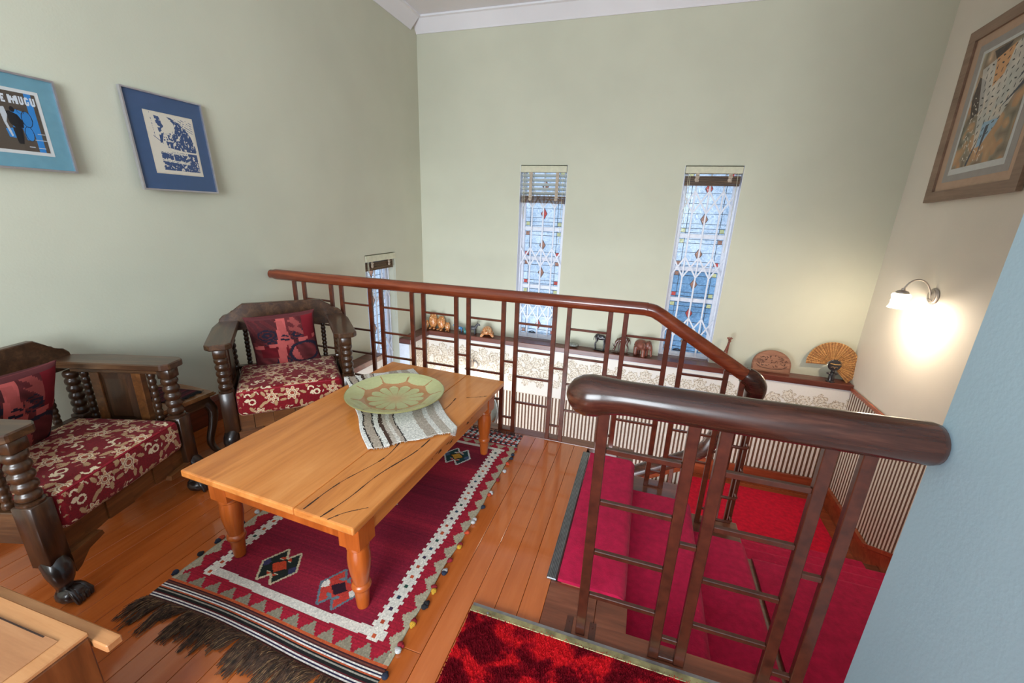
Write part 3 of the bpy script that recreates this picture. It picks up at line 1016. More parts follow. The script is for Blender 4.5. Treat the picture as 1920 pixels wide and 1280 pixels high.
# ------------------------------------------------------------------ woven runner on the table
rw, rl = 0.41, 0.86
cr_ = np.array([(226, 224, 218), (40, 32, 30), (172, 158, 142), (30, 24, 22), (224, 222, 214), (74, 54, 44), (186, 174, 160), (214, 208, 198), (176, 162, 148), (40, 32, 28), (218, 216, 208), (216, 214, 206), (172, 160, 146), (214, 212, 204), (180, 170, 156), (222, 220, 212)], float)
edg = np.array([0, .045, .06, .145, .16, .215, .255, .30, .34, .385, .40, .53, .62, .74, .80, .90, 1.0])
rs = 0.005
nx, ny = int(rl / rs), int(rw / rs)
U, V_ = np.meshgrid(np.linspace(-rl / 2, rl / 2, nx + 1), np.linspace(-rw / 2, rw / 2, ny + 1))
ctr = np.array([-1.175, 1.727])
du = np.array([0.608, -0.618]); du /= np.linalg.norm(du)
dv = np.array([-du[1], du[0]])
wob = 0.006 * np.sin(V_ * 40 + 1) * (np.abs(U) > rl / 2 - 0.02) + 0.004 * np.sin(U * 23)
X = ctr[0] + du[0] * (U + wob) + dv[0] * (V_ + 0.005 * np.sin(U * 17))
Y = ctr[1] + du[1] * (U + wob) + dv[1] * (V_ + 0.005 * np.sin(U * 17))
Zc = np.full_like(X, TZ + 0.005) + 0.003 * np.abs(np.sin(U * 9 + V_ * 7)) + 0.004 * np.clip(np.sin(U * 14) * np.sin(V_ * 16), 0, 1)
th = math.radians(-2.2)
lx = (X + 1.163) * math.cos(th) + (Y - 1.572) * math.sin(th)
over = np.clip(lx - HX - 0.004, 0, None)
X = X - over * 0.93 * math.cos(th); Y = Y - over * 0.93 * math.sin(th)
Zc = np.where(over > 0, Zc - over * 0.95 - 0.002, Zc)
P = np.stack([X, Y, Zc], -1)
vm = (np.linspace(0, 1, ny + 1)[:-1] + 0.5 / ny)
jit = 0.006 * np.sin(np.arange(nx) * 0.11)[None, :] + 0.003 * RNG.standard_normal((ny, nx))
band = np.clip(np.searchsorted(edg, np.clip(vm[:, None] + jit, 0, 0.999), side='right') - 1, 0, 15)
col = cr_[band] * (1 + 0.06 * RNG.standard_normal((ny, nx, 1)))
me = grid_mesh('table_runner', P, np.clip(col, 0, 255), m_kilim)
o = put('table_runner', me)
md = o.modifiers.new('t', 'SOLIDIFY'); md.thickness = 0.004; md.offset = 1
tag(o, 'grey and brown striped woven runner under the green dish', 'runner')
fg = MB()
for k in range(170):
    e = random.choice((0, -1))
    j = random.randrange(ny + 1)
    p = Vector(P[j, e]) + Vector((0, 0, 0.002))
    d3 = Vector((du[0], du[1], 0)) * (1 if e == -1 else -1)
    L = random.uniform(0.004, 0.012)
    if e == -1: d3 = Vector((0.25, -0.3, -0.75)) if over[j, -1] > 0 else d3
    q_ = p + d3 * L + Vector((random.uniform(-.003, .003), random.uniform(-.003, .003), -0.001))
    fg.bar(p, q_, 0.0018, 0.0012)
fg.build('fringe', plain('wool_fringe', (216, 212, 204), 0.95), o)['kind'] = 'stuff'

# ------------------------------------------------------------------ green dish
na, R0 = 240, 0.252
prof = [(0.0, 0.012), (0.05, 0.012), (0.10, 0.014), (0.135, 0.017), (0.155, 0.022), (0.175, 0.030), (0.20, 0.040), (0.225, 0.049), (0.243, 0.054), (0.250, 0.056), (0.2535, 0.0545), (0.252, 0.051), (0.240, 0.043), (0.215, 0.030), (0.17, 0.012), (0.13, 0.002), (0.10, 0.0), (0.0, 0.001)]
rr = []
for (a, za), (b, zb) in zip(prof, prof[1:]):
    for k in range(7): rr.append((a + (b - a) * k / 7, za + (zb - za) * k / 7))
rr.append(prof[-1])
rr = np.array(rr)
A = np.linspace(0, 2 * PI, na + 1)
P = np.stack([rr[:, 0:1] * np.cos(A)[None], rr[:, 0:1] * np.sin(A)[None], np.repeat(rr[:, 1:2], na + 1, 1)], -1)
am = (A[:-1] + A[1:]) / 2
rm = (rr[:-1, 0] + rr[1:, 0]) / 2
top = np.arange(len(rm)) < 63
T, Rm = np.meshgrid(am, rm)
celadon = np.array([188, 190, 138.0]); brown = np.array([178, 128, 84.0]); pale = np.array([198, 160, 116.0])
col = np.ones(T.shape + (3,)) * celadon
petal = np.abs(np.sin(T * 6.5 + 0.35 * np.sin(T * 3)))
edge_r = 0.112 + 0.034 * petal ** 0.5                         # rounded ends of the inner petals
lobe = np.abs(np.sin(T * 4.5 + 0.4))
ro = 0.192 - 0.026 * lobe ** 0.5                              # scalloped foot of the rim lobes
tp = top[:, None]
lw = 0.05 + 0.16 * np.clip(Rm / 0.13, 0, 1) ** 2              # petal gaps widen outwards
col[tp & (Rm > 0.045) & (Rm < 0.13) & (petal < lw)] = brown
col[tp & (Rm >= edge_r) & (Rm < ro)] = brown
col[tp & (Rm >= ro) & (Rm < 0.238) & (lobe < 0.13 * np.clip((0.245 - Rm) / 0.06, 0, 1))] = brown * 0.96
mixc = np.clip((0.075 - Rm) / 0.06, 0, 1)[..., None] * tp[..., None]
col = col * (1 - 0.75 * mixc) + pale * 0.75 * mixc
col[~top] = np.array([150, 146, 92.0])
m_dish = dyed('celadon_glaze', 0.22, bump=0.0, coat=0.5, var=0.12, spec=0.5)
ds = put('ceramic_dish', grid_mesh('ceramic_dish', P, col, m_dish), None, (-1.168, 1.725, TZ + 0.0125), (0, 0, 0.5))
tag(ds, 'wide shallow celadon green ceramic dish with a brown flower motif', 'dish')

# ------------------------------------------------------------------ kilim
kx0, kx1, ky0, ky1 = -1.655, -0.652, 0.748, 2.40
rs = 0.0048
nx, ny = int((kx1 - kx0) / rs), int((ky1 - ky0) / rs)
xe = np.linspace(kx0, kx1, nx + 1); yv = np.linspace(ky0, ky1, ny + 1)
XX, YY = np.meshgrid((xe[:-1] + xe[1:]) / 2, (yv[:-1] + yv[1:]) / 2)
n1 = np.repeat(RNG.random((ny, 1)), nx, 1)
sm = np.convolve(RNG.random(ny + 40), np.ones(24) / 24, 'same')[20:-20][:ny]
ab = (sm - sm.min()) / (sm.max() - sm.min())
fieldc = np.array([104, 14, 42.0])[None, None] * (1 - ab[:, None, None]) + np.array([168, 32, 54.0]) * ab[:, None, None]
col = np.repeat(fieldc, nx, 1) * (0.92 + 0.12 * n1[..., None])
red = np.array([158, 24, 46.0]); beige = np.array([168, 158, 134.0]); creamc = np.array([218, 212, 200.0])
inset_r, inset_l = kx1 - XX, XX - kx0
side = np.minimum(inset_r, inset_l)
# outer border ground
bord = (side < 0.075) | (YY < 0.90) | (YY > 2.205)
col[bord] = red * (0.9 + 0.15 * n1[bord][:, None])
stp = 0.0085
qs = np.floor(YY / stp) * stp
tri = np.abs(((qs - 0.83) / 0.085) % 1 - 0.5) * 2
col[(side < 0.014 + 0.036 * tri)] = beige
# ends: stepped triangles
qx = np.floor(XX / 0.0065) * 0.0065
trx = 1 - np.abs(((qx - kx0) / 0.078) % 1 - 0.5) * 2
for yb, sgn in ((0.834, 1), (2.262, -1)):
    d = (YY - yb) * sgn
    m = (d >= 0) & (d < 0.052 * trx) & (side > 0.02)
    col[m] = beige * (0.82 if sgn > 0 else 1.0)
# cream frame
m = ((YY > 0.896 + 0.006 * np.sin(XX * 7)) & (YY < 0.930 + 0.006 * np.sin(XX * 7)) | (YY > 2.188) & (YY < 2.212)) & (XX > -1.570) & (XX < -0.715)
col[m] = creamc * 0.97
cren = (np.floor(YY / 0.0165) % 2) * 0.011
for cx, hw in ((-0.756, 0.026), (-1.541, 0.021)):
    m = (np.abs(XX - cx) < hw + cren - 0.004) & (YY > 0.893) & (YY < 2.212)
    col[m] = creamc
    k = np.floor(YY / 0.052)
    m = (np.abs(XX - cx) < 0.0075) & (np.abs(YY / 0.052 - k - 0.5) < 0.14) & (YY > 0.9) & (YY < 2.2)
    pal = np.array([(40, 62, 84), (178, 72, 44), (36, 70, 60), (60, 44, 66), (188, 84, 50)], float)
    col[m] = pal[(k[m].astype(int) * 7 % 5)]


def medallion(cx, cy, outl, c1, c2, ctr_, side_):
    dx, dy = XX - cx, YY - cy
    ax, ay = np.abs(dx), np.abs(dy)
    hexm = (ax < 0.092 - 0.62 * np.clip(ay - 0.0, 0, 1)) & (ay < 0.085)
    notch = (ay > 0.048) & (ax < (ay - 0.048) * 0.75)
    body = hexm & ~notch
    col[body] = outl
    inn = (ax < 0.082 - 0.62 * ay) & (ay < 0.077) & ~((ay > 0.040) & (ax < (ay - 0.040) * 0.75 + 0.006))
    col[inn] = c1
    top_ = (ay > 0.034) & (ax < (0.062 - ay) * 1.1) & inn
    col[top_] = c2
    col[(ay > 0.031) & (ay <= 0.036) & (ax < 0.03)] = outl
    lr = inn & (ax > 0.047) & (ay < (ax - 0.043) * 0.9)
    col[lr] = side_
    dia = ax / 0.040 + ay / 0.034
    col[dia < 1.25] = outl * 0.15 if outl.mean() > 150 else c1
    col[dia < 0.95] = ctr_


ora, dkg, navy = np.array([186, 62, 32.0]), np.array([26, 34, 30.0]), np.array([52, 50, 84.0])
medallion(-1.302, 1.026, np.array([196, 182, 150.0]), dkg, ora, ora, navy)
medallion(-0.998, 1.022, np.array([96, 112, 122.0]), np.array([188, 58, 48.0]), np.array([104, 120, 126.0]), np.array([44, 18, 34.0]), creamc)
medallion(-0.962, 2.04, np.array([206, 210, 204.0]), np.array([24, 62, 64.0]), np.array([176, 60, 50.0]), np.array([196, 146, 50.0]), np.array([70, 90, 120.0]))
medallion(-1.30, 2.04, np.array([96, 112, 122.0]), np.array([188, 58, 48.0]), ora, dkg, creamc)
medallion(-1.15, 1.53, np.array([206, 210, 204.0]), dkg, ora, ora, navy)
pal = [(118, 56, 50), (60, 36, 34), (220, 214, 206), (40, 36, 66), (220, 214, 206), (86, 28, 34), (26, 26, 26), (150, 146, 134), (24, 26, 28), (176, 78, 44), (222, 216, 208), (36, 36, 64), (216, 210, 200), (70, 30, 34), (108, 60, 48), (60, 26, 32), (186, 84, 44)]
for i, c in enumerate(pal):
    a = ky0 + i * 0.0052 * 1.0
    m = (YY >= a) & (YY < a + 0.0058)
    col[m] = c
rowpal = np.array([(200, 204, 204), (30, 40, 52), (176, 70, 60), (196, 200, 200), (40, 60, 66), (150, 50, 50)], float)
far = YY > 2.275
ri = np.floor((YY - 2.275) / 0.013).astype(int)
ci = np.floor(XX / 0.018 + ri * 0.5).astype(int)
col[far] = rowpal[(ri[far] * 2 + (ci[far] % 2) * (1 + ri[far] % 2)) % 6]
col *= (1 + 0.05 * RNG.standard_normal((ny, nx, 1)))
XE, YE = np.meshgrid(xe, yv)
wave = 0.006 * np.sin(YE * 9) + 0.004 * np.sin(YE * 23 + 1)
bendn = 0.012 * np.sin((XE - kx0) * 5.2) * np.clip((1.0 - YE) / 0.25, 0, 1)
P = np.stack([XE + wave * ((XE - kx0) / (kx1 - kx0) - 0.4), YE + bendn, 0.0035 + 0.0015 * np.abs(np.sin(XE * 13) * np.sin(YE * 11))], -1)
kl = put('kilim_rug', grid_mesh('kilim_rug', P, np.clip(col, 0, 255), m_kilim))
md = kl.modifiers.new('t', 'SOLIDIFY'); md.thickness = 0.003; md.offset = -1
tag(kl, 'red woven kilim rug with cream borders and tassels under the coffee table', 'rug')
m_hair = plain('brown_goat_hair', (72, 50, 36), 0.8, noise=0.5, nscale=60)
m_hairl = plain('tan_goat_hair', (128, 98, 66), 0.8, noise=0.4, nscale=60)
m_hair2 = plain('dark_wool', (52, 36, 38), 0.9, noise=0.5, nscale=90)
fg, fg2 = MB(), MB()
clump = [(random.uniform(kx0, kx1), random.uniform(-0.9, 0.1), random.uniform(0.06, 0.125)) for _ in range(34)]
for k in range(2300):
    x = random.uniform(kx0, kx1)
    c = min(clump, key=lambda q: abs(q[0] - x))
    L = c[2] * random.uniform(0.35, 1.1)
    j = int((x - kx0) / (kx1 - kx0) * nx)
    p = Vector(P[0, j]) + Vector((0, 0.002, random.uniform(0, 0.004)))
    tx = c[0] + (x - c[0]) * random.uniform(0.45, 0.95) + c[1] * 0.05 + random.gauss(0, 0.008)
    e = Vector((tx, p.y - L, 0.002 + random.random() * 0.006))
    mid = (p + e) / 2 + Vector((random.uniform(-.006, .006), 0, random.uniform(0.0, 0.012)))
    for a, b in ((p, mid), (mid, e)):
        (fg2 if k % 6 == 0 else fg).bar(a, b, 0.0015, 0.0010)
fg.build('fringe', m_hair, kl)['kind'] = 'stuff'
fg2.build('fringe', m_hairl, kl)['kind'] = 'stuff'
fg = MB()
for k in range(500):
    x = random.uniform(kx0, kx1)
    p = Vector((x, ky1 - 0.002, 0.004))
    fg.bar(p, p + Vector((random.uniform(-.012, .012), random.uniform(0.008, 0.035), random.uniform(0, 0.008))), 0.002, 0.0014)
fg.build('fringe', m_hair2, kl)['kind'] = 'stuff'
pc = {n: plain(n + '_pompom_wool', c, 0.95, noise=0.3, nscale=300, bump=0.5) for n, c in dict(navy=(38, 46, 66), red=(150, 26, 38), white=(206, 204, 202), yellow=(212, 160, 46), orange=(198, 74, 42), black=(34, 34, 38)).items()}
pm = {n: MB().ell((0, 0, 0), (0.012, 0.012, 0.009), 8, 5).ell((0.008, 0.004, -0.001), (0.008, 0.007, 0.006), 7, 5).mesh('pompom', m, True, 80) for n, m in pc.items()}
ys = [0.80, 0.885, 0.905, 0.985, 0.995, 1.06, 1.075, 1.135, 1.15, 1.225, 1.235, 1.295, 1.375, 1.39, 1.47, 1.54, 1.56, 1.66, 1.76, 1.78, 1.90, 1.99, 2.07, 2.13, 2.17, 2.24]
cs = ['navy', 'white', 'red', 'yellow', 'red', 'black', 'black', 'yellow', 'red', 'navy', 'white', 'red', 'yellow', 'red', 'orange', 'white', 'white', 'navy', 'orange', 'white', 'red', 'white', 'orange', 'navy', 'navy', 'red']
for y, c in zip(ys, cs):
    put('pompom', pm[c], kl, (kx1 + random.uniform(0.006, 0.016), y, 0.009), (0, 0, random.uniform(0, 6)))
for y, c in ((0.86, 'navy'), (0.96, 'black'), (1.04, 'navy'), (1.06, 'orange'), (1.16, 'navy'), (1.24, 'white'), (1.38, 'navy'), (1.5, 'red')):
    put('pompom', pm[c], kl, (kx0 - 0.008, y, 0.009), (0, 0, random.uniform(0, 6)))

# ------------------------------------------------------------------ hall runner carpet at the bottom edge
rx0, rx1, ry0, ry1 = -0.468, 0.725, -1.6, 1.105
rg_ = 0.012
nx, ny = int((rx1 - rx0) / rg_), int(0.55 / rg_)
# pile: real tufts near the camera
n = NT('red_shag_pile')
v = n.coord()
a = n.noise(v, 9, 3, 0.6, 0.5)
b = n.noise(v, 140, 3)
c = n.ramp(a, [(0.42, (104, 6, 20)), (0.49, (150, 12, 28)), (0.55, (222, 28, 36))])
n.set(n.mix(n.math('MULTIPLY', b, 0.5), c, (84, 6, 16)), 0.95, spec=0.1)
m_shag = n.m
hr = MB().box(rx0, rx1, ry0, ry1, 0.001, 0.016, 0.004).build('hall_carpet', m_shag)
tag(hr, 'mottled bright red shag carpet with a metal edge at the bottom of the view', 'carpet')
tf_v, tf_f = [], []
for k in range(21000):
    x, y = random.uniform(rx0, rx1 - 0.004), random.uniform(0.62, ry1)
    h = random.uniform(0.006, 0.011)
    r = random.uniform(0.0022, 0.004)
    t = random.uniform(0, 6.28)
    ox, oy = random.uniform(-.004, .004), random.uniform(-.004, .004)
    i = len(tf_v)
    for q in range(3):
        tf_v.append((x + r * math.cos(t + q * 2.09), y + r * math.sin(t + q * 2.09), 0.0155))
    tf_v.append((x + ox, y + oy, 0.0155 + h))
    tf_f += [(i, i + 1, i + 3), (i + 1, i + 2, i + 3), (i + 2, i, i + 3)]
me = bpy.data.meshes.new('pile')
me.from_pydata(tf_v, [], tf_f)
me.materials.append(m_shag)
put('pile', me, hr)['kind'] = 'stuff'
m_brassy = plain('worn_brass_strip', (168, 160, 116), 0.4, 0.6, noise=0.25, nscale=25)
sx = MB().box(rx0, rx1, 1.098, 1.122, 0.017, 0.021, 0.001).box(rx0, rx1, 1.122, 1.138, 0.001, 0.014, 0.002)
sx.build('metal_strip', m_brassy, hr)
MB().box(rx0, rx1, 1.124, 1.137, 0.0141, 0.0155).build('metal_strip', m_steel, hr)
MB().lathe([(0, 0.021), (0.005, 0.021), (0.004, 0.0235), (0, 0.0245)], 10, Matrix.Translation((-0.40, 1.108, 0))).build('screw', m_steel, hr)
# ------------------------------------------------------------------ armchairs
def flower_field(X, Y, seed, scale=1.0):
    """dark red velvet with cream flowers, leaves and scrolls; X, Y in metres"""
    rg = np.random.default_rng(seed)
    col = np.ones(X.shape + (3,)) * np.array([120, 4, 18.0])
    col *= (1 + 0.08 * rg.standard_normal(X.shape + (1,)))
    x0, x1, y0, y1 = X.min(), X.max(), Y.min(), Y.max()
    pts = []
    gx = 0.114
    row = 0
    y = y0
    while y < y1 + gx:
        x = x0 + (row % 2) * gx / 2
        while x < x1 + gx:
            pts.append((x + rg.uniform(-.012, .012), y + rg.uniform(-.012, .012), rg.uniform(0, 6.28), (row + int((x - x0) / gx)) % 3))
            x += gx
        y += gx * 0.82
        row += 1
    cream, pink, tan_ = np.array([226, 206, 170.0]), np.array([196, 128, 104.0]), np.array([178, 142, 102.0])
    # small filler sprigs
    for _ in range(int((x1 - x0 + 0.05) * (y1 - y0 + 0.05) * 380)):
        sx, sy, sa = rg.uniform(x0, x1), rg.uniform(y0, y1), rg.uniform(0, 3.14)
        u = (X - sx) * math.cos(sa) + (Y - sy) * math.sin(sa)
        v = -(X - sx) * math.sin(sa) + (Y - sy) * math.cos(sa)
        col[(u / 0.010) ** 2 + (v / 0.0032) ** 2 < 1] = (pink, tan_, cream)[_ % 3] * 0.9
    for px_, py_, a0, kind in pts:
        dx, dy = X - px_, Y - py_
        near = (np.abs(dx) < 0.09) & (np.abs(dy) < 0.09)
        if not near.any(): continue
        r, t = np.hypot(dx, dy), np.arctan2(dy, dx) - a0
        if kind != 2:
            R = 0.043 if kind == 0 else 0.034
            pr = R * (0.82 + 0.22 * np.cos(t * 7))
            col[near & (r < pr)] = pink
            col[near & (r < pr * 0.86) & (np.abs(np.sin(t * 3.5)) > 0.25)] = tan_ * 1.12
            col[near & (np.abs(r - pr * 0.93) < 0.0022)] = cream * 0.96
            col[near & (r < R * 0.56)] = cream
            col[near & (np.abs(r - R * 0.42) < 0.002)] = pink * 0.8
            col[near & (r < R * 0.26)] = np.array([150, 60, 40.0])
            for q in range(5):
                ang = a0 + q * 1.256
                cx, cy = R * 1.38 * math.cos(ang), R * 1.38 * math.sin(ang)
                u = (dx - cx) * math.cos(ang + 0.5) + (dy - cy) * math.sin(ang + 0.5)
                v = -(dx - cx) * math.sin(ang + 0.5) + (dy - cy) * math.cos(ang + 0.5)
                col[near & ((u / 0.018) ** 2 + (v / 0.0085) ** 2 < 1)] = tan_
        else:
            for q, sg in ((0, 1), (1, -1), (2, 1)):
                cx, cy = 0.022 * math.cos(a0 + q * 2.1), 0.022 * math.sin(a0 + q * 2.1)
                rr_, tt = np.hypot(dx - cx, dy - cy), np.arctan2(dy - cy, dx - cx) - a0 - q
                m = near & (np.abs(rr_ - 0.015 - 0.003 * np.sin(tt)) < 0.0042) & (np.sin(tt * sg * 0.5 + 0.6) > -0.2)
                col[m] = cream
            col[near & (r < 0.010)] = cream
    return col


def pillow_art(seed):
    rg = np.random.default_rng(seed)

    def f(face, u, v):
        if face[0] != 2:
            return np.ones(u.shape + (3,)) * np.array([92, 36, 40.0])
        s = 0.19
        x, y = u / s, v / s
        n = np.zeros(u.shape)
        for k in range(7):
            a, b, p = rg.uniform(4, 22), rg.uniform(4, 22), rg.uniform(0, 6)
            n += np.sin(a * x + b * y + p) / 7
        col = np.ones(u.shape + (3,)) * np.array([98, 42, 44.0]) * (1 + 0.35 * n[..., None])
        navy, pink, red, dk = np.array([40, 36, 50.0]), np.array([184, 88, 84.0]), np.array([116, 28, 36.0]), np.array([70, 34, 36.0])
        col[(y > 0.15) & (x < 0.0) & (n > -0.05)] = dk * 1.1
        for cx, cy, R in ((-0.45, 0.42, 0.32), (-0.35, 0.12, 0.26), (0.45, 0.35, 0.3), (-0.1, -0.75, 0.26), (-0.2, -0.62, 0.2)):
            r = np.hypot(x - cx, (y - cy) * 1.5)
            col[(r < R) & (np.sin(r * 40 + x * 6) > -0.3)] = navy
        col[(x > 0.62) & (y > 0.05)] = red
        col[(y < 0.0) & (x > -0.75) & (x < 0.35) & (y > -0.5)] = red * (0.85 + 0.3 * n[(y < 0.0) & (x > -0.75) & (x < 0.35) & (y > -0.5)][:, None])
        col[np.abs(x + 0.10 - 0.10 * y) < 0.13] = pink
        col[(np.abs(x - 0.15 + 0.25 * y) < 0.10) & (y < 0.9)] = pink * 0.92
        col[(np.abs(y - 0.05 - 0.12 * x) < 0.07) & (np.sin(x * 14) > -0.6)] = pink
        col[(np.hypot((x - 0.03) * 1.2, y - 0.25) < 0.16) & (np.sin(y * 38 + x * 10) > 0.2)] = navy
        col[(x > 0.2) & (x < 0.62) & (y > 0.3) & (n > 0.05)] = pink * 0.8
        r = np.hypot(x - 0.55, y + 0.45)
        col[np.abs(r - 0.45) < 0.05] = navy
        col[(np.abs(x) > 0.965) | (np.abs(y) > 0.965)] = np.array([92, 46, 48.0])
        return np.clip(col, 0, 255)
    return f


m_pil = dyed('batik_cotton', 0.9, weave=700, bump=0.3, spec=0.15)


def pillow_mesh(seed, s=0.39, t=0.12):
    n = 56
    lin_ = np.linspace(-1, 1, n + 1)
    A, B_ = np.meshgrid(lin_, lin_)
    pinch = 1 - 0.07 * (1 - np.abs(B_) ** 3) * np.abs(A) ** 6
    pinch2 = 1 - 0.07 * (1 - np.abs(A) ** 3) * np.abs(B_) ** 6
    H = (np.clip(1 - np.abs(A) ** 2.6, 0, 1) ** 0.5) * (np.clip(1 - np.abs(B_) ** 2.6, 0, 1) ** 0.5)
    rg = np.random.default_rng(seed)
    wr = 0.004 * np.sin(A * 9 + B_ * 4) * np.sin(B_ * 7 - 1)
    P1 = np.stack([A * pinch * s / 2, B_ * pinch2 * s / 2, H * t / 2 + 0.003 + wr * H], -1)
    P2 = P1.copy(); P2[..., 2] = -(H * t / 2 + 0.003)
    am = (A[:-1, :-1] + A[1:, 1:]) / 2 * s / 2
    bm_ = (B_[:-1, :-1] + B_[1:, 1:]) / 2 * s / 2
    ca = pillow_art(seed)((2, 1), am, bm_)
    idx = np.arange((n + 1) ** 2).reshape(n + 1, n + 1)
    f1 = np.stack([idx[:-1, :-1], idx[:-1, 1:], idx[1:, 1:], idx[1:, :-1]], -1).reshape(-1, 4)
    f2 = f1[:, ::-1] + (n + 1) ** 2
    # closing strip
    ring = list(idx[0, :-1]) + list(idx[:-1, -1]) + list(idx[-1, :0:-1]) + list(idx[:0:-1, 0])
    k = len(ring); off = (n + 1) ** 2
    f3 = np.array([(ring[(i + 1) % k], ring[i], ring[i] + off, ring[(i + 1) % k] + off) for i in range(k)])
    cols = np.concatenate([ca.reshape(-1, 3), ca.reshape(-1, 3) * 0.9, np.ones((k, 3)) * np.array([110, 56, 58.0])])
    return raw_mesh('throw_pillow', np.concatenate([P1.reshape(-1, 3), P2.reshape(-1, 3)]), np.concatenate([f1, f2, f3]), cols, m_pil)


def bobbin(mb, p0, p1, r, n):
    """string of turned beads from p0 to p1"""
    p0, p1 = Vector(p0), Vector(p1)
    d = p1 - p0
    L = d.length
    q = Vector((0, 0, 1)).rotation_difference(d.normalized()).to_matrix().to_4x4()
    M_ = Matrix.Translation(p0) @ q
    prof = [(r * 0.56, 0)]
    b = L / n
    for i in range(n):
        for k in range(7):
            t = -1 + 2 * (k + 0.5) / 7
            prof.append((r * (0.56 + 0.44 * math.sqrt(max(0, 1 - t * t))), b * (i + 0.5 + t * 0.5)))
    prof.append((r * 0.56, L))
    return mb.lathe(prof, 14, M_)


PX, RD = 0.325, 0.47           # half post spacing, depth to the rear posts


def make_chair(label, fseed):
    c = empty('armchair', label=label, cat='armchair', group='carved armchairs with red floral seats')
    for sx in (-1, 1):
        x = sx * PX
        # claw-footed cabriole front leg
        l = MB()
        l.tube(catmull([(x, -0.005, 0.19), (x + sx * 0.012, 0.028, 0.150), (x + sx * 0.016, 0.036, 0.115), (x + sx * 0.006, 0.018, 0.075), (x, 0.012, 0.045)], 5), [0.036, 0.037, 0.038, 0.039, 0.040, 0.040, 0.039, 0.038, 0.036, 0.034, 0.032, 0.030, 0.028, 0.026, 0.025, 0.024, 0.024, 0.024, 0.025, 0.027, 0.03], 12)
        l.ell((x, 0.030, 0.034), (0.044, 0.050, 0.034))
        for a in (-0.6, -0.2, 0.2, 0.6):
            l.tube([(x + math.sin(a) * 0.018, 0.02, 0.062), (x + math.sin(a) * 0.034, 0.056, 0.050), (x + math.sin(a) * 0.042, 0.074, 0.026), (x + math.sin(a) * 0.042, 0.076, 0.006)], [0.010, 0.012, 0.012, 0.007], 7)
        l.build('leg', m_claw, c, smooth=True, ang=60)
        # knee wings
        MB().prism([(0, 0.185), (-sx * 0.12, 0.185), (-sx * 0.125, 0.165), (-sx * 0.06, 0.15), (-sx * 0.02, 0.11), (0, 0.10)], (x - sx * 0.03, 0.012, 0), (1, 0, 0), (0, 0, 1), (0, 1, 0), 0.028).build('knee_bracket', m_chairf, c)
        # rear leg
        MB().box(x - 0.025, x + 0.025, -RD - 0.025, -RD + 0.025, 0.001, 0.40, 0.004).build('leg', m_chair, c)
        # front post
        p = MB().box(x - 0.036, x + 0.036, -0.036, 0.036, 0.175, 0.432, 0.004)
        p.lathe([(0.03, 0.432), (0.037, 0.434), (0.037, 0.442), (0.028, 0.446)], 14, Matrix.Translation((x, 0, 0)))
        bobbin(p, (x, 0, 0.444), (x, 0, 0.638), 0.035, 5)
        p.box(x - 0.03, x + 0.03, -0.03, 0.03, 0.636, 0.686, 0.003)
        p.build('post', m_chair, c, smooth=True, ang=50)
        p = MB().box(x - 0.03, x + 0.03, -RD - 0.03, -RD + 0.03, 0.40, 0.432, 0.003)
        bobbin(p, (x, -RD, 0.43), (x, -RD, 0.655), 0.031, 6)
        p.build('post', m_chair, c, smooth=True, ang=50)
        # arm: broad board with clipped front corners
        a = [(-0.064, -RD - 0.02), (-0.064, 0.022), (-0.040, 0.05), (0.040, 0.05), (0.064, 0.022), (0.064, -RD + 0.12), (0.05, -RD - 0.02)]
        if sx < 0: a = [(-q, w_) for q, w_ in a][::-1]
        ar = MB().prism(a, (x, 0, 0.687), (1, 0, 0), (0, 1, 0), (0, 0, 1), 0.033)
        bmesh.ops.bevel(ar.bm, geom=list(ar.bm.edges), offset=0.005, segments=1, affect='EDGES')
        ar.build('arm', m_chairx, c)
        MB().box(x - 0.02, x + 0.02, -RD + 0.02, -0.025, 0.655, 0.687, 0.003).build('arm_rail', m_chairx, c)
        MB().box(x - 0.022, x + 0.022, -RD + 0.02, -0.034, 0.27, 0.40, 0.003).build('side_rail', m_chairx, c)
        # raised panel between two small spindles
        y0, y1 = -0.345, -0.145
        for yy in (y0, y1):
            MB().box(x - 0.016, x + 0.016, yy - 0.022, yy + 0.022, 0.40, 0.656, 0.002).build('panel_stile', m_chairf, c)
        MB().box(x - 0.008, x + 0.008, y0 + 0.022, y1 - 0.022, 0.40, 0.656).build('side_panel', m_chair, c)
        for s2 in (-1, 1):
            xo = x + s2 * 0.008
            e = MB()
            q = [(y0 + 0.026, 0.404), (y1 - 0.026, 0.404), (y1 - 0.026, 0.652), (y0 + 0.026, 0.652)]
            q2 = [(y0 + 0.05, 0.43), (y1 - 0.05, 0.43), (y1 - 0.05, 0.626), (y0 + 0.05, 0.626)]
            V0 = [e.bm.verts.new((xo, yy, zz)) for yy, zz in q]
            V1 = [e.bm.verts.new((xo + s2 * 0.011, yy, zz)) for yy, zz in q2]
            e.bm.faces.new(V1)
            for i in range(4): e.bm.faces.new((V0[i], V0[(i + 1) % 4], V1[(i + 1) % 4], V1[i]))
            e.build('raised_field', m_chair, c)
        for yy in (-0.085, -0.405):
            bobbin(MB(), (x, yy, 0.40), (x, yy, 0.657), 0.017, 8).build('spindle', m_chair, c, smooth=True, ang=50)
    # front apron in faceted sections
    ap = MB()
    xs_ = [-PX + 0.036, -0.215, -0.115, 0.0, 0.115, 0.215, PX - 0.036]
    low = [0.17, 0.172, 0.185, 0.178, 0.185, 0.172, 0.17]
    for i in range(6):
        o = 0.006 if i % 2 else 0.0
        MB().prism([(xs_[i], low[i]), (xs_[i + 1] - 0.0015, low[i + 1]), (xs_[i + 1] - 0.0015, 0.285), (xs_[i], 0.285)], (0, -0.02, 0), (1, 0, 0), (0, 0, 1), (0, 1, 0), 0.03 + o).build('apron', m_chairf, c)
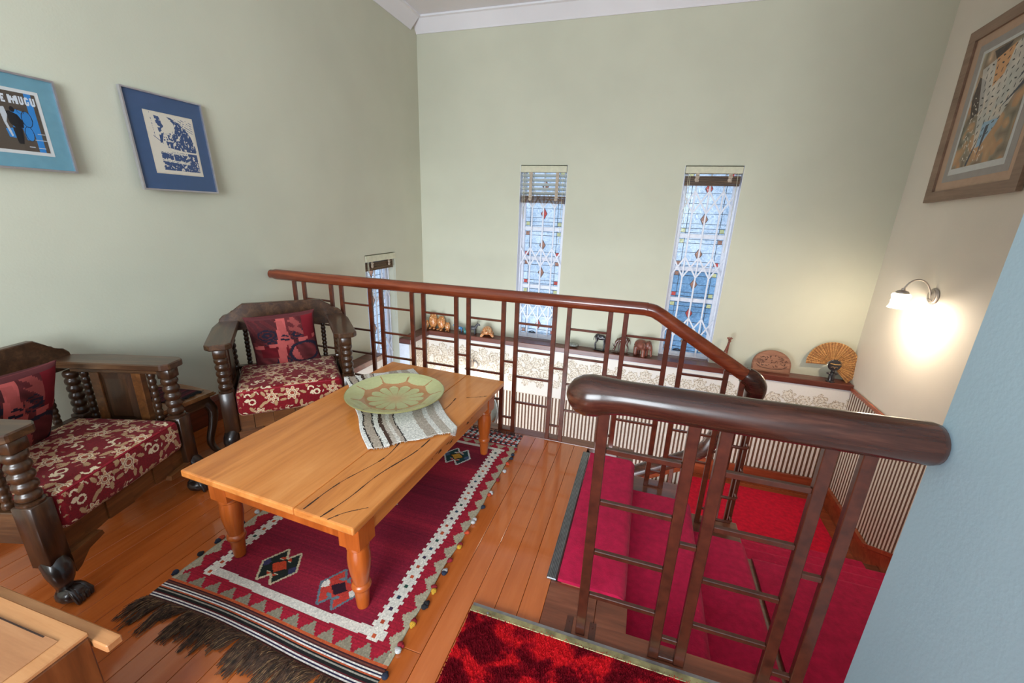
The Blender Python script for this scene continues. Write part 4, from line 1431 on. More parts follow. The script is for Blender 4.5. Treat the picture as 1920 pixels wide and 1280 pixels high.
    MB().box(-PX + 0.03, PX - 0.03, -RD - 0.02, -RD + 0.02, 0.25, 0.42, 0.003).build('back_rail', m_chairx, c)
    # crest rail with stepped shoulders
    cr = [(-0.374, 0.655), (-0.374, 0.70), (-0.366, 0.735), (-0.345, 0.757), (-0.318, 0.765), (-0.300, 0.770), (-0.298, 0.782), (-0.272, 0.792), (-0.25, 0.815), (-0.232, 0.828)]
    cr = cr + [(-a, b) for a, b in cr[::-1]]
    m = MB().prism(cr, (0, -RD - 0.055, 0), (1, 0, 0), (0, 0, 1), (0, 1, 0), 0.036)
    bmesh.ops.bevel(m.bm, geom=[e for e in m.bm.edges if abs(e.verts[0].co.y - e.verts[1].co.y) < 1e-5], offset=0.004, segments=1, affect='EDGES')
    m.build('crest_rail', m_chairx, c)
    for xx in (-0.235, -0.12, 0.0, 0.12, 0.235):
        bobbin(MB(), (xx, -RD - 0.03, 0.41), (xx, -RD - 0.037, 0.662), 0.0165, 9).build('spindle', m_chair, c, smooth=True, ang=50)
    # loose seat cushion
    sx_, sy_, sz_ = 0.572, 0.486, 0.155

    def cf(face, u, v):
        ax, sg = face
        if ax == 2: return flower_field(u, v, fseed)
        if ax == 1: return flower_field(u, v * 1.0 + 1.0, fseed + 1)
        return flower_field(u + 2, v, fseed + 2)
    me = box_grid(sx_, sy_, sz_, 0.028, 0.0031, cf, m_cloth, 'seat_cushion', 0.018)
    put('seat_cushion', me, c, (0, -0.205, 0.352))
    # welt along the upper front edge
    yb = -0.205 + sy_ / 2 - 0.008
    MB().tube([(-sx_ / 2 + 0.02, yb, 0.421), (0, yb, 0.424), (sx_ / 2 - 0.02, yb, 0.421)], 0.0045, 6).build('piping', plain('red_velvet_piping', (150, 14, 36), 0.8), c)
    return c


c1 = make_chair('dark carved armchair with red floral seat at the left edge, beside the cabinet', 41)
c1.location = (-2.025, 0.955, 0); c1.rotation_euler = (0, 0, -1.263)
c2 = make_chair('dark carved armchair with red floral seat in the corner by the long railing', 41)
c2.location = (-1.94, 1.795, 0); c2.rotation_euler = (0, 0, -2.335)
# different wear and cloth of the second seat come from its own turn; throw pillows rest on both


def lean_pillow(ch, seed, label, lx, ly, lz, tilt, turn, s):
    o = put('throw_pillow', pillow_mesh(seed, s))
    R_ = Matrix.Rotation(ch.rotation_euler.z, 4, 'Z')
    # pillow plane: local x across the chair, local y up, normal forward
    L = Matrix.Translation((lx, ly, lz)) @ Matrix.Rotation(turn, 4, 'Y') @ Matrix.Rotation(PI / 2 + tilt, 4, 'X') @ Matrix.Rotation(PI, 4, 'Y')
    o.matrix_world = Matrix.Translation(ch.location) @ R_ @ L
    return tag(o, label, 'pillow')


lean_pillow(c2, 5, 'maroon and pink patterned throw pillow on the armchair by the railing', 0.01, -0.348, 0.605, -0.30, 0.06, 0.40)
lean_pillow(c1, 8, 'dark red patterned throw pillow on the armchair at the left edge', 0.075, -0.358, 0.60, -0.30, -0.05, 0.40)

# ------------------------------------------------------------------ small side table with a mat
sd = empty('side_table', (-2.47, 1.425, 0), 0.0, label='small dark side table with curved legs between the two armchairs', cat='table')
tx, ty, tz = 0.19, 0.155, 0.405
ot = [(-tx, -ty), (-tx * 0.5, -ty * 0.96), (0, -ty), (tx * 0.5, -ty * 0.96), (tx, -ty), (tx * 0.97, 0), (tx, ty), (0, ty), (-tx, ty)]
m_stop = wood('side_table_top_timber', (96, 58, 30), (136, 88, 50), (160, 110, 68), 'X', 1.6, 0.3, coat=0.3)
m = MB().prism(ot, (0, 0, tz - 0.022), (1, 0, 0), (0, 1, 0), (0, 0, 1), 0.022)
bmesh.ops.bevel(m.bm, geom=[e for e in m.bm.edges if abs(e.verts[0].co.z - e.verts[1].co.z) < 1e-5], offset=0.006, segments=2, affect='EDGES')
m.build('table_top', m_stop, sd)
MB().box(-tx + 0.02, tx - 0.02, -ty + 0.02, ty - 0.02, tz - 0.08, tz - 0.022, 0.004).build('apron', m_chairx, sd)
for sx in (-1, 1):
    for sy in (-1, 1):
        x, y = sx * (tx - 0.04), sy * (ty - 0.04)
        MB().tube(catmull([(x, y, tz - 0.06), (x + sx * 0.018, y + sy * 0.018, tz - 0.11), (x + sx * 0.012, y + sy * 0.012, tz - 0.19), (x - sx * 0.008, y - sy * 0.008, 0.10), (x + sx * 0.004, y + sy * 0.004, 0.035), (x + sx * 0.026, y + sy * 0.026, 0.012)], 5), [0.03 - 0.0007 * k for k in range(26)], 10).build('leg', m_chair, sd, smooth=True, ang=60)
mt = empty('table_mat', (-2.475, 1.437, tz + 0.001), 0.18, label='small dark maroon woven mat with black fringe on the side table', cat='mat')
nx, ny = 60, 34
u = np.linspace(-0.145, 0.145, nx + 1); v = np.linspace(-0.085, 0.085, ny + 1)
U, V_ = np.meshgrid(u, v)
P = np.stack([U, V_, np.full_like(U, 0.004)], -1)
um, vm = np.meshgrid((u[:-1] + u[1:]) / 2, (v[:-1] + v[1:]) / 2)
col = np.ones((ny, nx, 3)) * np.array([70, 22, 32.0])
col[np.abs(((um / 0.05) % 1) - 0.5) < 0.12] = (40, 18, 26)
col[np.abs(((um / 0.05) % 1) - 0.15) < 0.05] = (112, 40, 48)
col[np.abs(um) > 0.13] = (20, 16, 18)
put('cloth', grid_mesh('cloth', P, col, m_kilim), mt).modifiers.new('t', 'SOLIDIFY').thickness = 0.003
q = MB()
for k in range(120):
    s2 = random.choice((-1, 1))
    y = random.uniform(-0.085, 0.085)
    q.bar((s2 * 0.144, y, 0.003), (s2 * (0.144 + random.uniform(0.012, 0.026)), y + random.uniform(-.006, .006), random.uniform(0.002, 0.010)), 0.002, 0.0015)
q.build('fringe', plain('black_fringe', (22, 18, 20), 0.9), mt)['kind'] = 'stuff'

# ------------------------------------------------------------------ low cabinet at the lower left corner
m_cab = wood('pale_oak_top', (168, 108, 62), (198, 138, 88), (214, 158, 108), 'X', 1.0, 0.4)
m_cabs = wood('brown_cabinet_side', (84, 44, 18), (120, 66, 30), (146, 86, 44), 'Z', 1.0, 0.4)
cb = empty('cabinet', (-1.12, 0.388, 0), math.radians(2.0), label='low brown wooden cabinet with a pale framed top in the lower left corner', cat='cabinet')
MB().box(-0.60, 0, -0.60, 0, 0.001, 0.478, 0.004).build('body', m_cabs, cb)
MB().box(-0.60, 0.001, -0.60, 0.001, 0.479, 0.492, 0.003).build('top', m_cab, cb)
MB().box(-0.60, -0.035, -0.60, -0.034, 0.492, 0.4945, 0.001).build('top_panel', wood('oak_panel', (154, 100, 64), (182, 126, 84), (200, 148, 104), 'X', 1.0, 0.4), cb)
MB().box(-0.60, -0.075, -0.0395, -0.0365, 0.4945, 0.4955).build('groove', m_crack, cb)
MB().box(-0.60, 0.045, 0.002, 0.034, 0.44, 0.462, 0.003).build('back_ledge', m_cab, cb)
# ------------------------------------------------------------------ pictures
FONT = {'E': ['11111', '11111', '11000', '11110', '11110', '11000', '11111', '11111'], 'M': ['1100011', '1110111', '1110111', '1111111', '1111111', '1101011', '1101011', '1101011'], 'U': ['11011', '11011', '11011', '11011', '11011', '11011', '11111', '01110'], 'G': ['01110', '11111', '11000', '11000', '11011', '11011', '11111', '01110']}


def poly_mask(X, Y, pts):
    m = np.zeros(X.shape, bool)
    n = len(pts)
    j = n - 1
    for i in range(n):
        xi, yi = pts[i]; xj, yj = pts[j]
        c = ((yi > Y) != (yj > Y)) & (X < (xj - xi) * (Y - yi) / (yj - yi + 1e-12) + xi)
        m ^= c
        j = i
    return m


def smooth_noise(shape, cells, seed):
    rg = np.random.default_rng(seed)
    g = rg.random((cells + 2, cells + 2))
    y = np.linspace(0, cells, shape[0], endpoint=False); x = np.linspace(0, cells, shape[1], endpoint=False)
    yi, xi = y.astype(int), x.astype(int)
    fy, fx = (y - yi)[:, None], (x - xi)[None]
    a, b = g[np.ix_(yi, xi)], g[np.ix_(yi, xi + 1)]
    c, d = g[np.ix_(yi + 1, xi)], g[np.ix_(yi + 1, xi + 1)]
    return (a * (1 - fx) + b * fx) * (1 - fy) + (c * (1 - fx) + d * fx) * fy


def ellm(X, Y, cx, cy, rx, ry, a=0.0):
    c, s = math.cos(a), math.sin(a)
    u, v = (X - cx) * c + (Y - cy) * s, -(X - cx) * s + (Y - cy) * c
    return (u / rx) ** 2 + (v / ry) ** 2 < 1


def poster_art(nx, ny):
    """drawn in metres: D from the right edge, H from the bottom"""
    X, Y = np.meshgrid((np.arange(nx) + .5) / nx, (np.arange(ny) + .5) / ny)
    D, H = (1 - X) * 0.387, Y * 0.256
    col = np.ones((ny, nx, 3)) * np.array([82, 72, 62.0])
    blue, blk, wht = np.array([48, 128, 196.0]), np.array([26, 26, 30.0]), np.array([206, 212, 218.0])
    col[(D > 0.014) & (D < 0.036)] = blue
    # leaning figures: white, black and blue
    col[poly_mask(D, H, [(0.120, 0.055), (0.078, 0.052), (0.074, 0.066), (0.10, 0.072), (0.10, 0.165), (0.075, 0.18), (0.045, 0.17), (0.034, 0.15), (0.030, 0.12), (0.036, 0.08), (0.050, 0.046), (0.066, 0.05), (0.07, 0.10), (0.09, 0.10), (0.125, 0.09)])] = blue
    col[ellm(D, H, 0.048, 0.142, 0.018, 0.036)] = blue * 0.95
    col[ellm(D, H, 0.052, 0.078, 0.015, 0.033)] = blue
    for cx, cy, rx, ry in ((0.048, 0.142, 0.018, 0.036), (0.052, 0.078, 0.015, 0.033), (0.062, 0.175, 0.012, 0.012)):
        col[ellm(D, H, cx, cy, rx, ry) & ~ellm(D, H, cx, cy, rx * 0.86, ry * 0.93)] = blk
    col[poly_mask(D, H, [(0.113, 0.166), (0.098, 0.170), (0.076, 0.158), (0.062, 0.128), (0.066, 0.102), (0.09, 0.098), (0.106, 0.115)])] = blk
    col[poly_mask(D, H, [(0.102, 0.10), (0.072, 0.10), (0.074, 0.06), (0.080, 0.030), (0.096, 0.030), (0.100, 0.06)])] = blk
    col[ellm(D, H, 0.088, 0.178, 0.008, 0.012)] = blk
    col[poly_mask(D, H, [(0.130, 0.18), (0.112, 0.185), (0.108, 0.15), (0.116, 0.12), (0.106, 0.062), (0.112, 0.058), (0.124, 0.115)])] = wht * 0.92
    for y_, a, b in ((0.083, 0.0, 0.026), (0.054, 0.0, 0.040), (0.020, 0.046, 0.066), (0.018, 0.012, 0.036)):
        col[(np.abs(H - y_) < 0.0016) & (D > a) & (D < b)] = wht * 0.9
    # title in heavy capitals
    for ch, a, b in (('E', 0.113, 0.101), ('M', 0.091, 0.060), ('U', 0.0565, 0.0425), ('G', 0.039, 0.024), ('U', 0.020, 0.005)):
        g = FONT[ch]
        n_ = len(g[0])
        u = (a - D) / (a - b) * n_
        v = (0.240 - H) / 0.036 * 8
        for r in range(8):
            for c in range(n_):
                if g[r][c] == '1': col[(u >= c) & (u < c + 1.02) & (v >= r) & (v < r + 1.02)] = wht
    return col


def engraving_art(nx, ny):
    X, Y = np.meshgrid((np.arange(nx) + .5) / nx, (np.arange(ny) + .5) / ny)
    paper, ink = np.array([216, 208, 192.0]), np.array([54, 76, 118.0])
    col = np.ones((ny, nx, 3)) * paper
    n = smooth_noise((ny, nx), 60, 3)
    n2 = smooth_noise((ny, nx), 26, 4)
    n3 = smooth_noise((ny, nx), 9, 9)
    ink_m = np.zeros(X.shape, bool)
    # upper scene: a dark bent mass over a low bench, a trunk at the left, hatched air at the right
    mass = poly_mask(X, Y, [(0.44, 0.965), (0.52, 0.955), (0.66, 0.90), (0.80, 0.80), (0.90, 0.68), (0.965, 0.50), (0.97, 0.40), (0.64, 0.405), (0.60, 0.50), (0.50, 0.56), (0.46, 0.62), (0.54, 0.70), (0.56, 0.80), (0.54, 0.88)])
    ink_m |= mass & (n2 * 0.55 + n * 0.45 > 0.36)
    ink_m |= poly_mask(X, Y, [(0.17, 0.955), (0.27, 0.945), (0.33, 0.80), (0.29, 0.64), (0.25, 0.52), (0.20, 0.50), (0.21, 0.70)]) & (n2 > 0.34)
    ink_m |= poly_mask(X, Y, [(0.26, 0.62), (0.66, 0.60), (0.66, 0.53), (0.28, 0.55)]) & (n > 0.48)
    ink_m |= poly_mask(X, Y, [(0.32, 0.545), (0.62, 0.53), (0.60, 0.41), (0.34, 0.44)]) & (n2 > 0.30)
    ink_m |= (X > 0.58) & (X < 0.97) & (Y > 0.74) & (Y < 0.955) & (np.sin(X * 55 + Y * 150) > 0.62) & (n > 0.42)
    ink_m |= (np.abs(Y - 0.60 + (X - 0.1) * 0.62) < 0.007) & (X > 0.08) & (X < 0.26)
    ink_m |= (np.abs(X - 0.10 - (0.9 - Y) * 0.05) < 0.005) & (Y > 0.60) & (n > 0.5)
    ink_m |= (X > 0.30) & (X < 0.56) & (Y > 0.60) & (Y < 0.74) & (n > 0.66)
    # lower scene: a shadowed shelf with figures at the right
    lower = (X > 0.16) & (X < 0.96) & (Y > 0.05) & (Y < 0.375)
    shelf = (np.abs(Y - 0.205 + (X - 0.5) * 0.05) < 0.022) & (X < 0.76) | (np.abs(X - 0.42) < 0.012) & (Y > 0.22) | (Y > 0.345 - (X - 0.16) * 0.03) & (X < 0.75)
    ink_m |= lower & ~shelf & (n2 * 0.5 + n * 0.5 > 0.36)
    ink_m |= lower & shelf & (np.sin(Y * 260 + X * 12) > 0.55) & (n > 0.45)
    ink_m &= ~(ellm(X, Y, 0.40, 0.86, 0.10, 0.075) | ellm(X, Y, 0.36, 0.73, 0.09, 0.05))
    col[ink_m] = ink
    return col


def abstract_art(nx, ny):
    X, Y = np.meshgrid((np.arange(nx) + .5) / nx, (np.arange(ny) + .5) / ny)
    a, b, c = smooth_noise((ny, nx), 6, 1)[..., None], smooth_noise((ny, nx), 14, 2)[..., None], smooth_noise((ny, nx), 40, 6)[..., None]
    col = np.array([196, 158, 128.0]) * a + np.array([150, 154, 134.0]) * (1 - a)
    col = col * (0.55 + 0.75 * b)
    col = np.where((Y < 0.55)[..., None] & (b > 0.5), col * 0.45 + np.array([190, 130, 78.0]) * 0.55, col)
    dark = poly_mask(X, Y, [(0.05, 0.80), (0.20, 0.74), (0.30, 0.50), (0.10, 0.42), (0.02, 0.60)]) | poly_mask(X, Y, [(0.20, 0.98), (0.52, 0.99), (0.34, 0.84)])
    col[dark] = np.array([66, 48, 44.0]) * (0.7 + 0.6 * c[dark])
    wing = poly_mask(X, Y, [(0.06, 0.86), (0.30, 0.90), (0.75, 0.98), (0.98, 0.80), (0.90, 0.60), (0.64, 0.30), (0.48, 0.16), (0.34, 0.14), (0.26, 0.40)])
    col[wing] = np.array([222, 224, 220.0]) * 0.7 + col[wing] * 0.3
    col[wing & (Y < 0.36) & (X > 0.4)] = np.array([150, 184, 208.0])
    col[poly_mask(X, Y, [(0.30, 0.90), (0.60, 0.96), (0.52, 0.74), (0.36, 0.66)])] = np.array([220, 164, 112.0])
    # short dark brush marks like scattered handwriting, in slanted rows
    rg = np.random.default_rng(4)
    for i in range(11):
        for j in range(9):
            cx, cy = 0.16 + j * 0.085 + 0.02 * i, 0.84 - i * 0.062 + j * 0.02
            if not (0 < cx < 1 and 0 < cy < 1): continue
            e = ellm(X, Y, cx + rg.uniform(-.01, .01), cy, 0.022, 0.007, rg.uniform(-0.4, 1.6))
            col[e & wing] = (40, 40, 46)
    for i in range(90):
        cx, cy = rg.uniform(0.08, 0.55), rg.uniform(0.04, 0.62)
        e = ellm(X, Y, cx, cy, rg.uniform(0.008, 0.02), 0.005, rg.uniform(0, 3))
        col[e & ~wing] = (232, 224, 208)
    for x0, y0, x1, y1, w_ in ((0.30, 0.02, 0.42, 0.28, 0.02), (0.50, 0.30, 0.46, 0.04, 0.03), (0.95, 0.60, 0.60, 0.42, 0.02), (0.98, 0.75, 0.80, 0.62, 0.03)):
        t = np.clip(((X - x0) * (x1 - x0) + (Y - y0) * (y1 - y0)) / ((x1 - x0) ** 2 + (y1 - y0) ** 2), 0, 1)
        d = np.hypot(X - x0 - t * (x1 - x0), Y - y0 - t * (y1 - y0))
        col[d < w_ * (1 - t)] = (58, 62, 78)
    return np.clip(col, 0, 255)


def make_picture(label, w, h, fw, fd, m_frame, mats, art, name='framed_picture'):
    """local: x to the right, z up, faces -y; origin at centre of the back"""
    p = empty(name, label=label, cat='picture')
    fr = MB()
    for sx in (-1, 1):
        fr.prism([(sx * w / 2, -h / 2), (sx * w / 2, h / 2), (sx * (w / 2 - fw), h / 2 - fw), (sx * (w / 2 - fw), -h / 2 + fw)], (0, -fd, 0), (1, 0, 0), (0, 0, 1), (0, 1, 0), fd)
        fr.prism([(-w / 2, sx * h / 2), (w / 2, sx * h / 2), (w / 2 - fw, sx * (h / 2 - fw)), (-w / 2 + fw, sx * (h / 2 - fw))], (0, -fd, 0), (1, 0, 0), (0, 0, 1), (0, 1, 0), fd)
    bmesh.ops.remove_doubles(fr.bm, verts=fr.bm.verts, dist=1e-5)
    fr.build('frame', m_frame, p)
    x0, x1, z0, z1 = -w / 2 + fw, w / 2 - fw, -h / 2 + fw, h / 2 - fw
    y = -fd * 0.45
    for i, (ml, mr, mb_, mtp, mm) in enumerate(mats):
        MB().box(x0, x1, y, y + 0.002, z0, z1).build('mat_board', mm, p)
        x0 += ml; x1 -= mr; z0 += mb_; z1 -= mtp
        y -= 0.0012
    nx, ny = art[1], int(art[1] * (z1 - z0) / (x1 - x0))
    col = art[0](nx, ny)
    U, V_ = np.meshgrid(np.linspace(x0, x1, nx + 1), np.linspace(z0, z1, ny + 1))
    put('print', grid_mesh('print', np.stack([U, np.full_like(U, y), V_], -1), col, m_print, False), p)
    MB().box(-w / 2 + fw, w / 2 - fw, y - 0.003, y - 0.0015, -h / 2 + fw, h / 2 - fw).build('glass', m_glassclear, p)
    return p


m_alu = plain('bright_aluminium_frame', (200, 198, 206), 0.3, 0.85, noise=0.05)
m_teal = plain('teal_mat_board', (104, 152, 168), 0.8, noise=0.03)
m_navy = plain('navy_mat_board', (58, 84, 122), 0.8, noise=0.03)
m_offw = plain('white_mat_board', (206, 208, 206), 0.8, noise=0.03)
m_paper = plain('cream_paper_mount', (214, 204, 184), 0.8, noise=0.03)
m_frb = wood('brown_taupe_frame', (112, 90, 74), (140, 114, 96), (158, 132, 112), 'X', 1.0, 0.4)
m_peach = plain('peach_mat_board', (190, 156, 130), 0.8, noise=0.03)
m_gry = plain('grey_mat_board', (160, 154, 150), 0.8, noise=0.03)
# tilt slightly forward from the left wall
pa = make_picture('poster with white capitals in a teal mat and silver frame, cut by the left edge', 0.545, 0.392, 0.008, 0.018, m_alu,
                  [(0.056, 0.058, 0.057, 0.055, m_teal), (0.014, 0.014, 0.014, 0.014, m_offw)], (poster_art, 400))
pa.location = (XL + 0.022, 1.400 - 0.2725, 1.754); pa.rotation_euler = (-0.04, 0, PI / 2)
pb = make_picture('blue-and-white engraving in a navy mat and silver frame on the left wall', 0.424, 0.508, 0.008, 0.020, m_alu,
                  [(0.082, 0.062, 0.085, 0.085, m_navy), (0.006, 0.006, 0.006, 0.006, m_paper)], (engraving_art, 170))
pb.location = (XL + 0.026, 1.879, 1.756); pb.rotation_euler = (-0.06, 0, PI / 2)
# on the right wall: faces -x, so turned the other way
pcv = make_picture('large abstract print in a taupe frame high on the right wall', 0.90, 1.17, 0.075, 0.03, m_frb,
                   [(0.06, 0.06, 0.06, 0.06, m_peach), (0.05, 0.05, 0.045, 0.05, m_gry), (0.022, 0.022, 0.04, 0.022, m_offw)], (abstract_art, 200))
pcv.location = (XR - 0.010, 3.893, 2.25); pcv.rotation_euler = (0.0, math.radians(-2.6), -PI / 2)

# ------------------------------------------------------------------ wall lamps
m_shade = NT('opal_glass_shade')
m_shade.b.inputs['Emission Color'].default_value = (*lin((255, 238, 210)), 1)
m_shade.b.inputs['Emission Strength'].default_value = 2.2
m_shade.set((250, 244, 232), 0.3)
m_shade = m_shade.m


def wall_lamp(label, loc, rz, power, shade_drop=0.0):
    """local: wall plane y = 0, room towards -y"""
    l = empty('wall_lamp', loc, rz, label, 'lamp')
    R_ = Matrix.Rotation(PI / 2, 4, 'X')
    MB().lathe([(0, 0.0), (0.058, 0.0), (0.062, 0.006), (0.058, 0.012), (0.05, 0.015), (0.048, 0.02), (0.0, 0.024)], 28, R_).build('backplate', m_chrome, l, smooth=True)
    arm = catmull([(0, -0.02, -0.015), (0, -0.035, 0.04), (0, -0.075, 0.098), (0, -0.125, 0.115), (0, -0.17, 0.09), (0, -0.198, 0.035)], 7)
    MB().tube(arm, 0.006, 10).build('arm', m_chrome, l, smooth=True)
    MB().lathe([(0, 0.045), (0.012, 0.043), (0.014, 0.03), (0.034, 0.022), (0.042, 0.012), (0.042, 0.006), (0, 0.004)], 20, Matrix.Translation((0, -0.198, 0))).build('cap', m_chrome, l, smooth=True)
    sh = [(0.040, 0.006), (0.055, 0.0), (0.060, -0.012), (0.056, -0.028), (0.052, -0.04), (0.056, -0.056), (0.054, -0.074), (0.058, -0.09), (0.066, -0.108), (0.062, -0.108), (0.052, -0.09), (0.048, -0.074), (0.050, -0.056), (0.047, -0.04), (0.050, -0.026), (0.050, -0.006), (0.038, 0.002)]
    MB().lathe([(r, z) for r, z in sh], 28, Matrix.Translation((0, -0.198, 0))).build('shade', m_shade, l, smooth=True)
    MB().ell((0.022, -0.024, -0.03), (0.006, 0.008, 0.006), 8, 5).ell((-0.018, -0.024, -0.022), (0.004, 0.005, 0.004), 8, 5).build('screw', m_chrome, l, smooth=True)
    b = bpy.data.lights.new('bulb', 'POINT')
    b.energy = power; b.color = (1.0, 0.84, 0.66); b.shadow_soft_size = 0.03
    o = bpy.data.objects.new('bulb', b); C.objects.link(o); o.parent = l; o.location = (0, -0.198, -0.125)
    return l


wall_lamp('lit wall lamp with a curved chrome arm on the right wall', (XR - 0.001, 3.88, 0.972), -PI / 2, 10)
wall_lamp('wall lamp low in the stairwell, seen through the railing beside the table', (-1.93, YD - 0.001, -0.41), 0, 6)
# round mirror on the hall wall, mostly behind the table
n = NT('mirror_silver'); n.set((200, 205, 205), 0.05, 1.0)
mi = empty('round_mirror', (-2.0, YD - 0.002, -1.02), 0, 'round mirror on the striped wall of the lower hall, mostly behind the table', 'mirror')
R_ = Matrix.Rotation(PI / 2, 4, 'X')
MB().lathe([(0, 0.004), (0.405, 0.004), (0.405, 0.010), (0, 0.012)], 48, R_).build('glass', n.m, mi, smooth=True)
t = [(0.41 * math.cos(a), -0.014, 0.41 * math.sin(a)) for a in np.linspace(0, 2 * PI, 60)]
MB().tube(t, 0.014, 8).build('frame', plain('grey_metal_frame', (120, 122, 118), 0.35, 0.7), mi, smooth=True)

# ------------------------------------------------------------------ ornaments on the ledge
ZS = -0.0295


def fuse(o, vox):
    r = o.modifiers.new('fuse', 'REMESH'); r.mode = 'VOXEL'; r.voxel_size = vox; r.use_smooth_shade = True
    s = o.modifiers.new('soft', 'SMOOTH'); s.factor = 0.5; s.iterations = 2
    return o


def speckled(name, base, dots, scale, thr=0.45):
    n = NT(name)
    v = n.coord()
    vo = n.new('ShaderNodeTexVoronoi'); vo.inputs['Scale'].default_value = scale
    n.link(v, vo.inputs['Vector'])
    m = n.math('LESS_THAN', vo.outputs['Distance'], thr)
    n.set(n.mix(m, base, n.ramp(n.noise(v, scale * 0.7, 2), [(0.45, dots[0]), (0.55, dots[1])], 'CONSTANT')), 0.3, coat=0.4)
    return n.m


m_owl = speckled('orange_speckled_glaze', (206, 132, 72), [(250, 224, 176), (96, 48, 30)], 70, 0.34)


def owl(x, y, h, label):
    o = MB()
    r = h * 0.30
    o.ell((0, 0, h * 0.52), (r, r * 0.9, h * 0.48), 16, 12)
    for s2 in (-1, 1):
        o.ell((s2 * r * 0.45, -r * 0.75, h * 0.06), (r * 0.36, r * 0.5, h * 0.07), 10, 6)
        o.ell((s2 * r * 0.5, 0, h * 0.93), (r * 0.22, r * 0.2, h * 0.08), 8, 6)
        o.ell((s2 * r * 0.38, -r * 0.70, h * 0.74), (r * 0.26, r * 0.16, h * 0.085), 10, 6)
    o.ell((0, -r * 0.88, h * 0.64), (r * 0.12, r * 0.16, h * 0.06), 8, 5)
    b = fuse(o.build('owl_figurine', m_owl), h * 0.03)
    b.location = (x, y, ZS + 0.002)
    b.rotation_euler = (0, 0, random.uniform(-.2, .2))
    tag(b, label, 'figurine', 'speckled figurines in the corner of the ledge')


owl(-2.625, 4.645, 0.115, 'small orange speckled egg-shaped figurine, leftmost in the corner group on the ledge')
owl(-2.545, 4.685, 0.20, 'taller orange speckled figurine at the left of the corner group on the ledge')
owl(-2.42, 4.67, 0.185, 'taller orange speckled figurine at the right of the corner group on the ledge')
owl(-2.325, 4.655, 0.115, 'small orange speckled figurine, rightmost of the corner group on the ledge')


def quadruped(name, label, cat, loc, rz, s, mat, kind, vox=0.004, base=None):
    """small carved animal, head towards +x"""
    o = MB()
    if kind == 'antelope':       # grazing: head down at the front
        o.ell((0, 0, 0.148), (0.062, 0.030, 0.034), 14, 10)
        o.ell((-0.035, 0, 0.156), (0.036, 0.028, 0.03))
        o.tube([(0.045, 0, 0.15), (0.072, 0, 0.115), (0.080, 0, 0.07), (0.084, 0, 0.045)], [0.026, 0.018, 0.013, 0.011], 10)
        o.ell((0.090, 0, 0.030), (0.012, 0.010, 0.022), rot=Matrix.Rotation(-0.4, 3, 'Y'))
        for s2 in (-1, 1):
            o.tube([(0.078, s2 * 0.008, 0.056), (0.100, s2 * 0.014, 0.074), (0.112, s2 * 0.016, 0.10)], [0.005, 0.004, 0.003], 6)
            o.tube([(0.042, s2 * 0.018, 0.135), (0.046, s2 * 0.018, 0.075), (0.040, s2 * 0.018, 0.0)], [0.014, 0.007, 0.006], 8)
            o.tube([(-0.048, s2 * 0.018, 0.15), (-0.040, s2 * 0.019, 0.105), (-0.060, s2 * 0.019, 0.065), (-0.052, s2 * 0.019, 0.0)], [0.020, 0.011, 0.007, 0.006], 8)
        o.tube([(-0.066, 0, 0.16), (-0.080, 0, 0.13), (-0.082, 0, 0.10)], [0.006, 0.005, 0.004], 6)
    elif kind == 'elephant':
        o.ell((0, 0, 0.112), (0.078, 0.048, 0.056), 16, 12)
        o.ell((0.068, 0, 0.128), (0.038, 0.034, 0.042))
        o.tube([(0.092, 0, 0.125), (0.108, 0, 0.09), (0.110, 0, 0.05), (0.118, 0, 0.02)], [0.022, 0.015, 0.012, 0.009], 10)
        for s2 in (-1, 1):
            o.ell((0.052, s2 * 0.046, 0.122), (0.028, 0.008, 0.04), rot=Matrix.Rotation(s2 * 0.5, 3, 'Z'))
            o.tube([(0.088, s2 * 0.018, 0.105), (0.112, s2 * 0.022, 0.088)], [0.005, 0.003], 6)
            for xx in (-0.045, 0.042):
                o.tube([(xx, s2 * 0.026, 0.09), (xx, s2 * 0.026, 0.0)], [0.024, 0.019], 10)
        o.tube([(-0.076, 0, 0.12), (-0.086, 0, 0.08)], [0.006, 0.004], 6)
    elif kind == 'donkey':
        o.ell((0, 0, 0.075), (0.052, 0.024, 0.027), 12, 9)
        o.tube([(0.036, 0, 0.085), (0.058, 0, 0.118), (0.066, 0, 0.130)], [0.021, 0.015, 0.013], 10)
        o.ell((0.078, 0, 0.122), (0.024, 0.011, 0.012), rot=Matrix.Rotation(0.5, 3, 'Y'))
        for s2 in (-1, 1):
            o.ell((0.058, s2 * 0.007, 0.148), (0.004, 0.004, 0.016))
            for xx in (-0.036, 0.034):
                o.tube([(xx, s2 * 0.013, 0.065), (xx, s2 * 0.013, 0.0)], [0.012, 0.008], 8)
        o.tube([(-0.05, 0, 0.085), (-0.06, 0, 0.05)], [0.005, 0.004], 6)
    elif kind == 'tortoise':
        o.ell((0, 0, 0.072), (0.075, 0.068, 0.062), 18, 12)
        o.ell((0.0, 0, 0.045), (0.085, 0.078, 0.020), 18, 8)
        o.ell((0.085, 0, 0.07), (0.034, 0.028, 0.028))
        for s2 in (-1, 1):
            for xx in (-0.055, 0.062):
                o.tube([(xx, s2 * 0.05, 0.045), (xx * 1.25, s2 * 0.075, 0.02), (xx * 1.3, s2 * 0.08, 0.002)], [0.022, 0.020, 0.018], 10)
    if base:
        r_ = empty(name, loc, rz, label, cat)
        fuse(o.build('body', mat, r_), vox).location = (0, 0, 0.010)
        r_.scale = (s, s, s)
        MB().ell((0.015, 0, 0.006), (0.105, 0.036, 0.007), 20, 6).build('base', base, r_, smooth=True)
        return r_
    b = fuse(o.build(name, mat), vox)
    b.location = loc; b.rotation_euler = (0, 0, rz); b.scale = (s, s, s)
    return tag(b, label, cat)


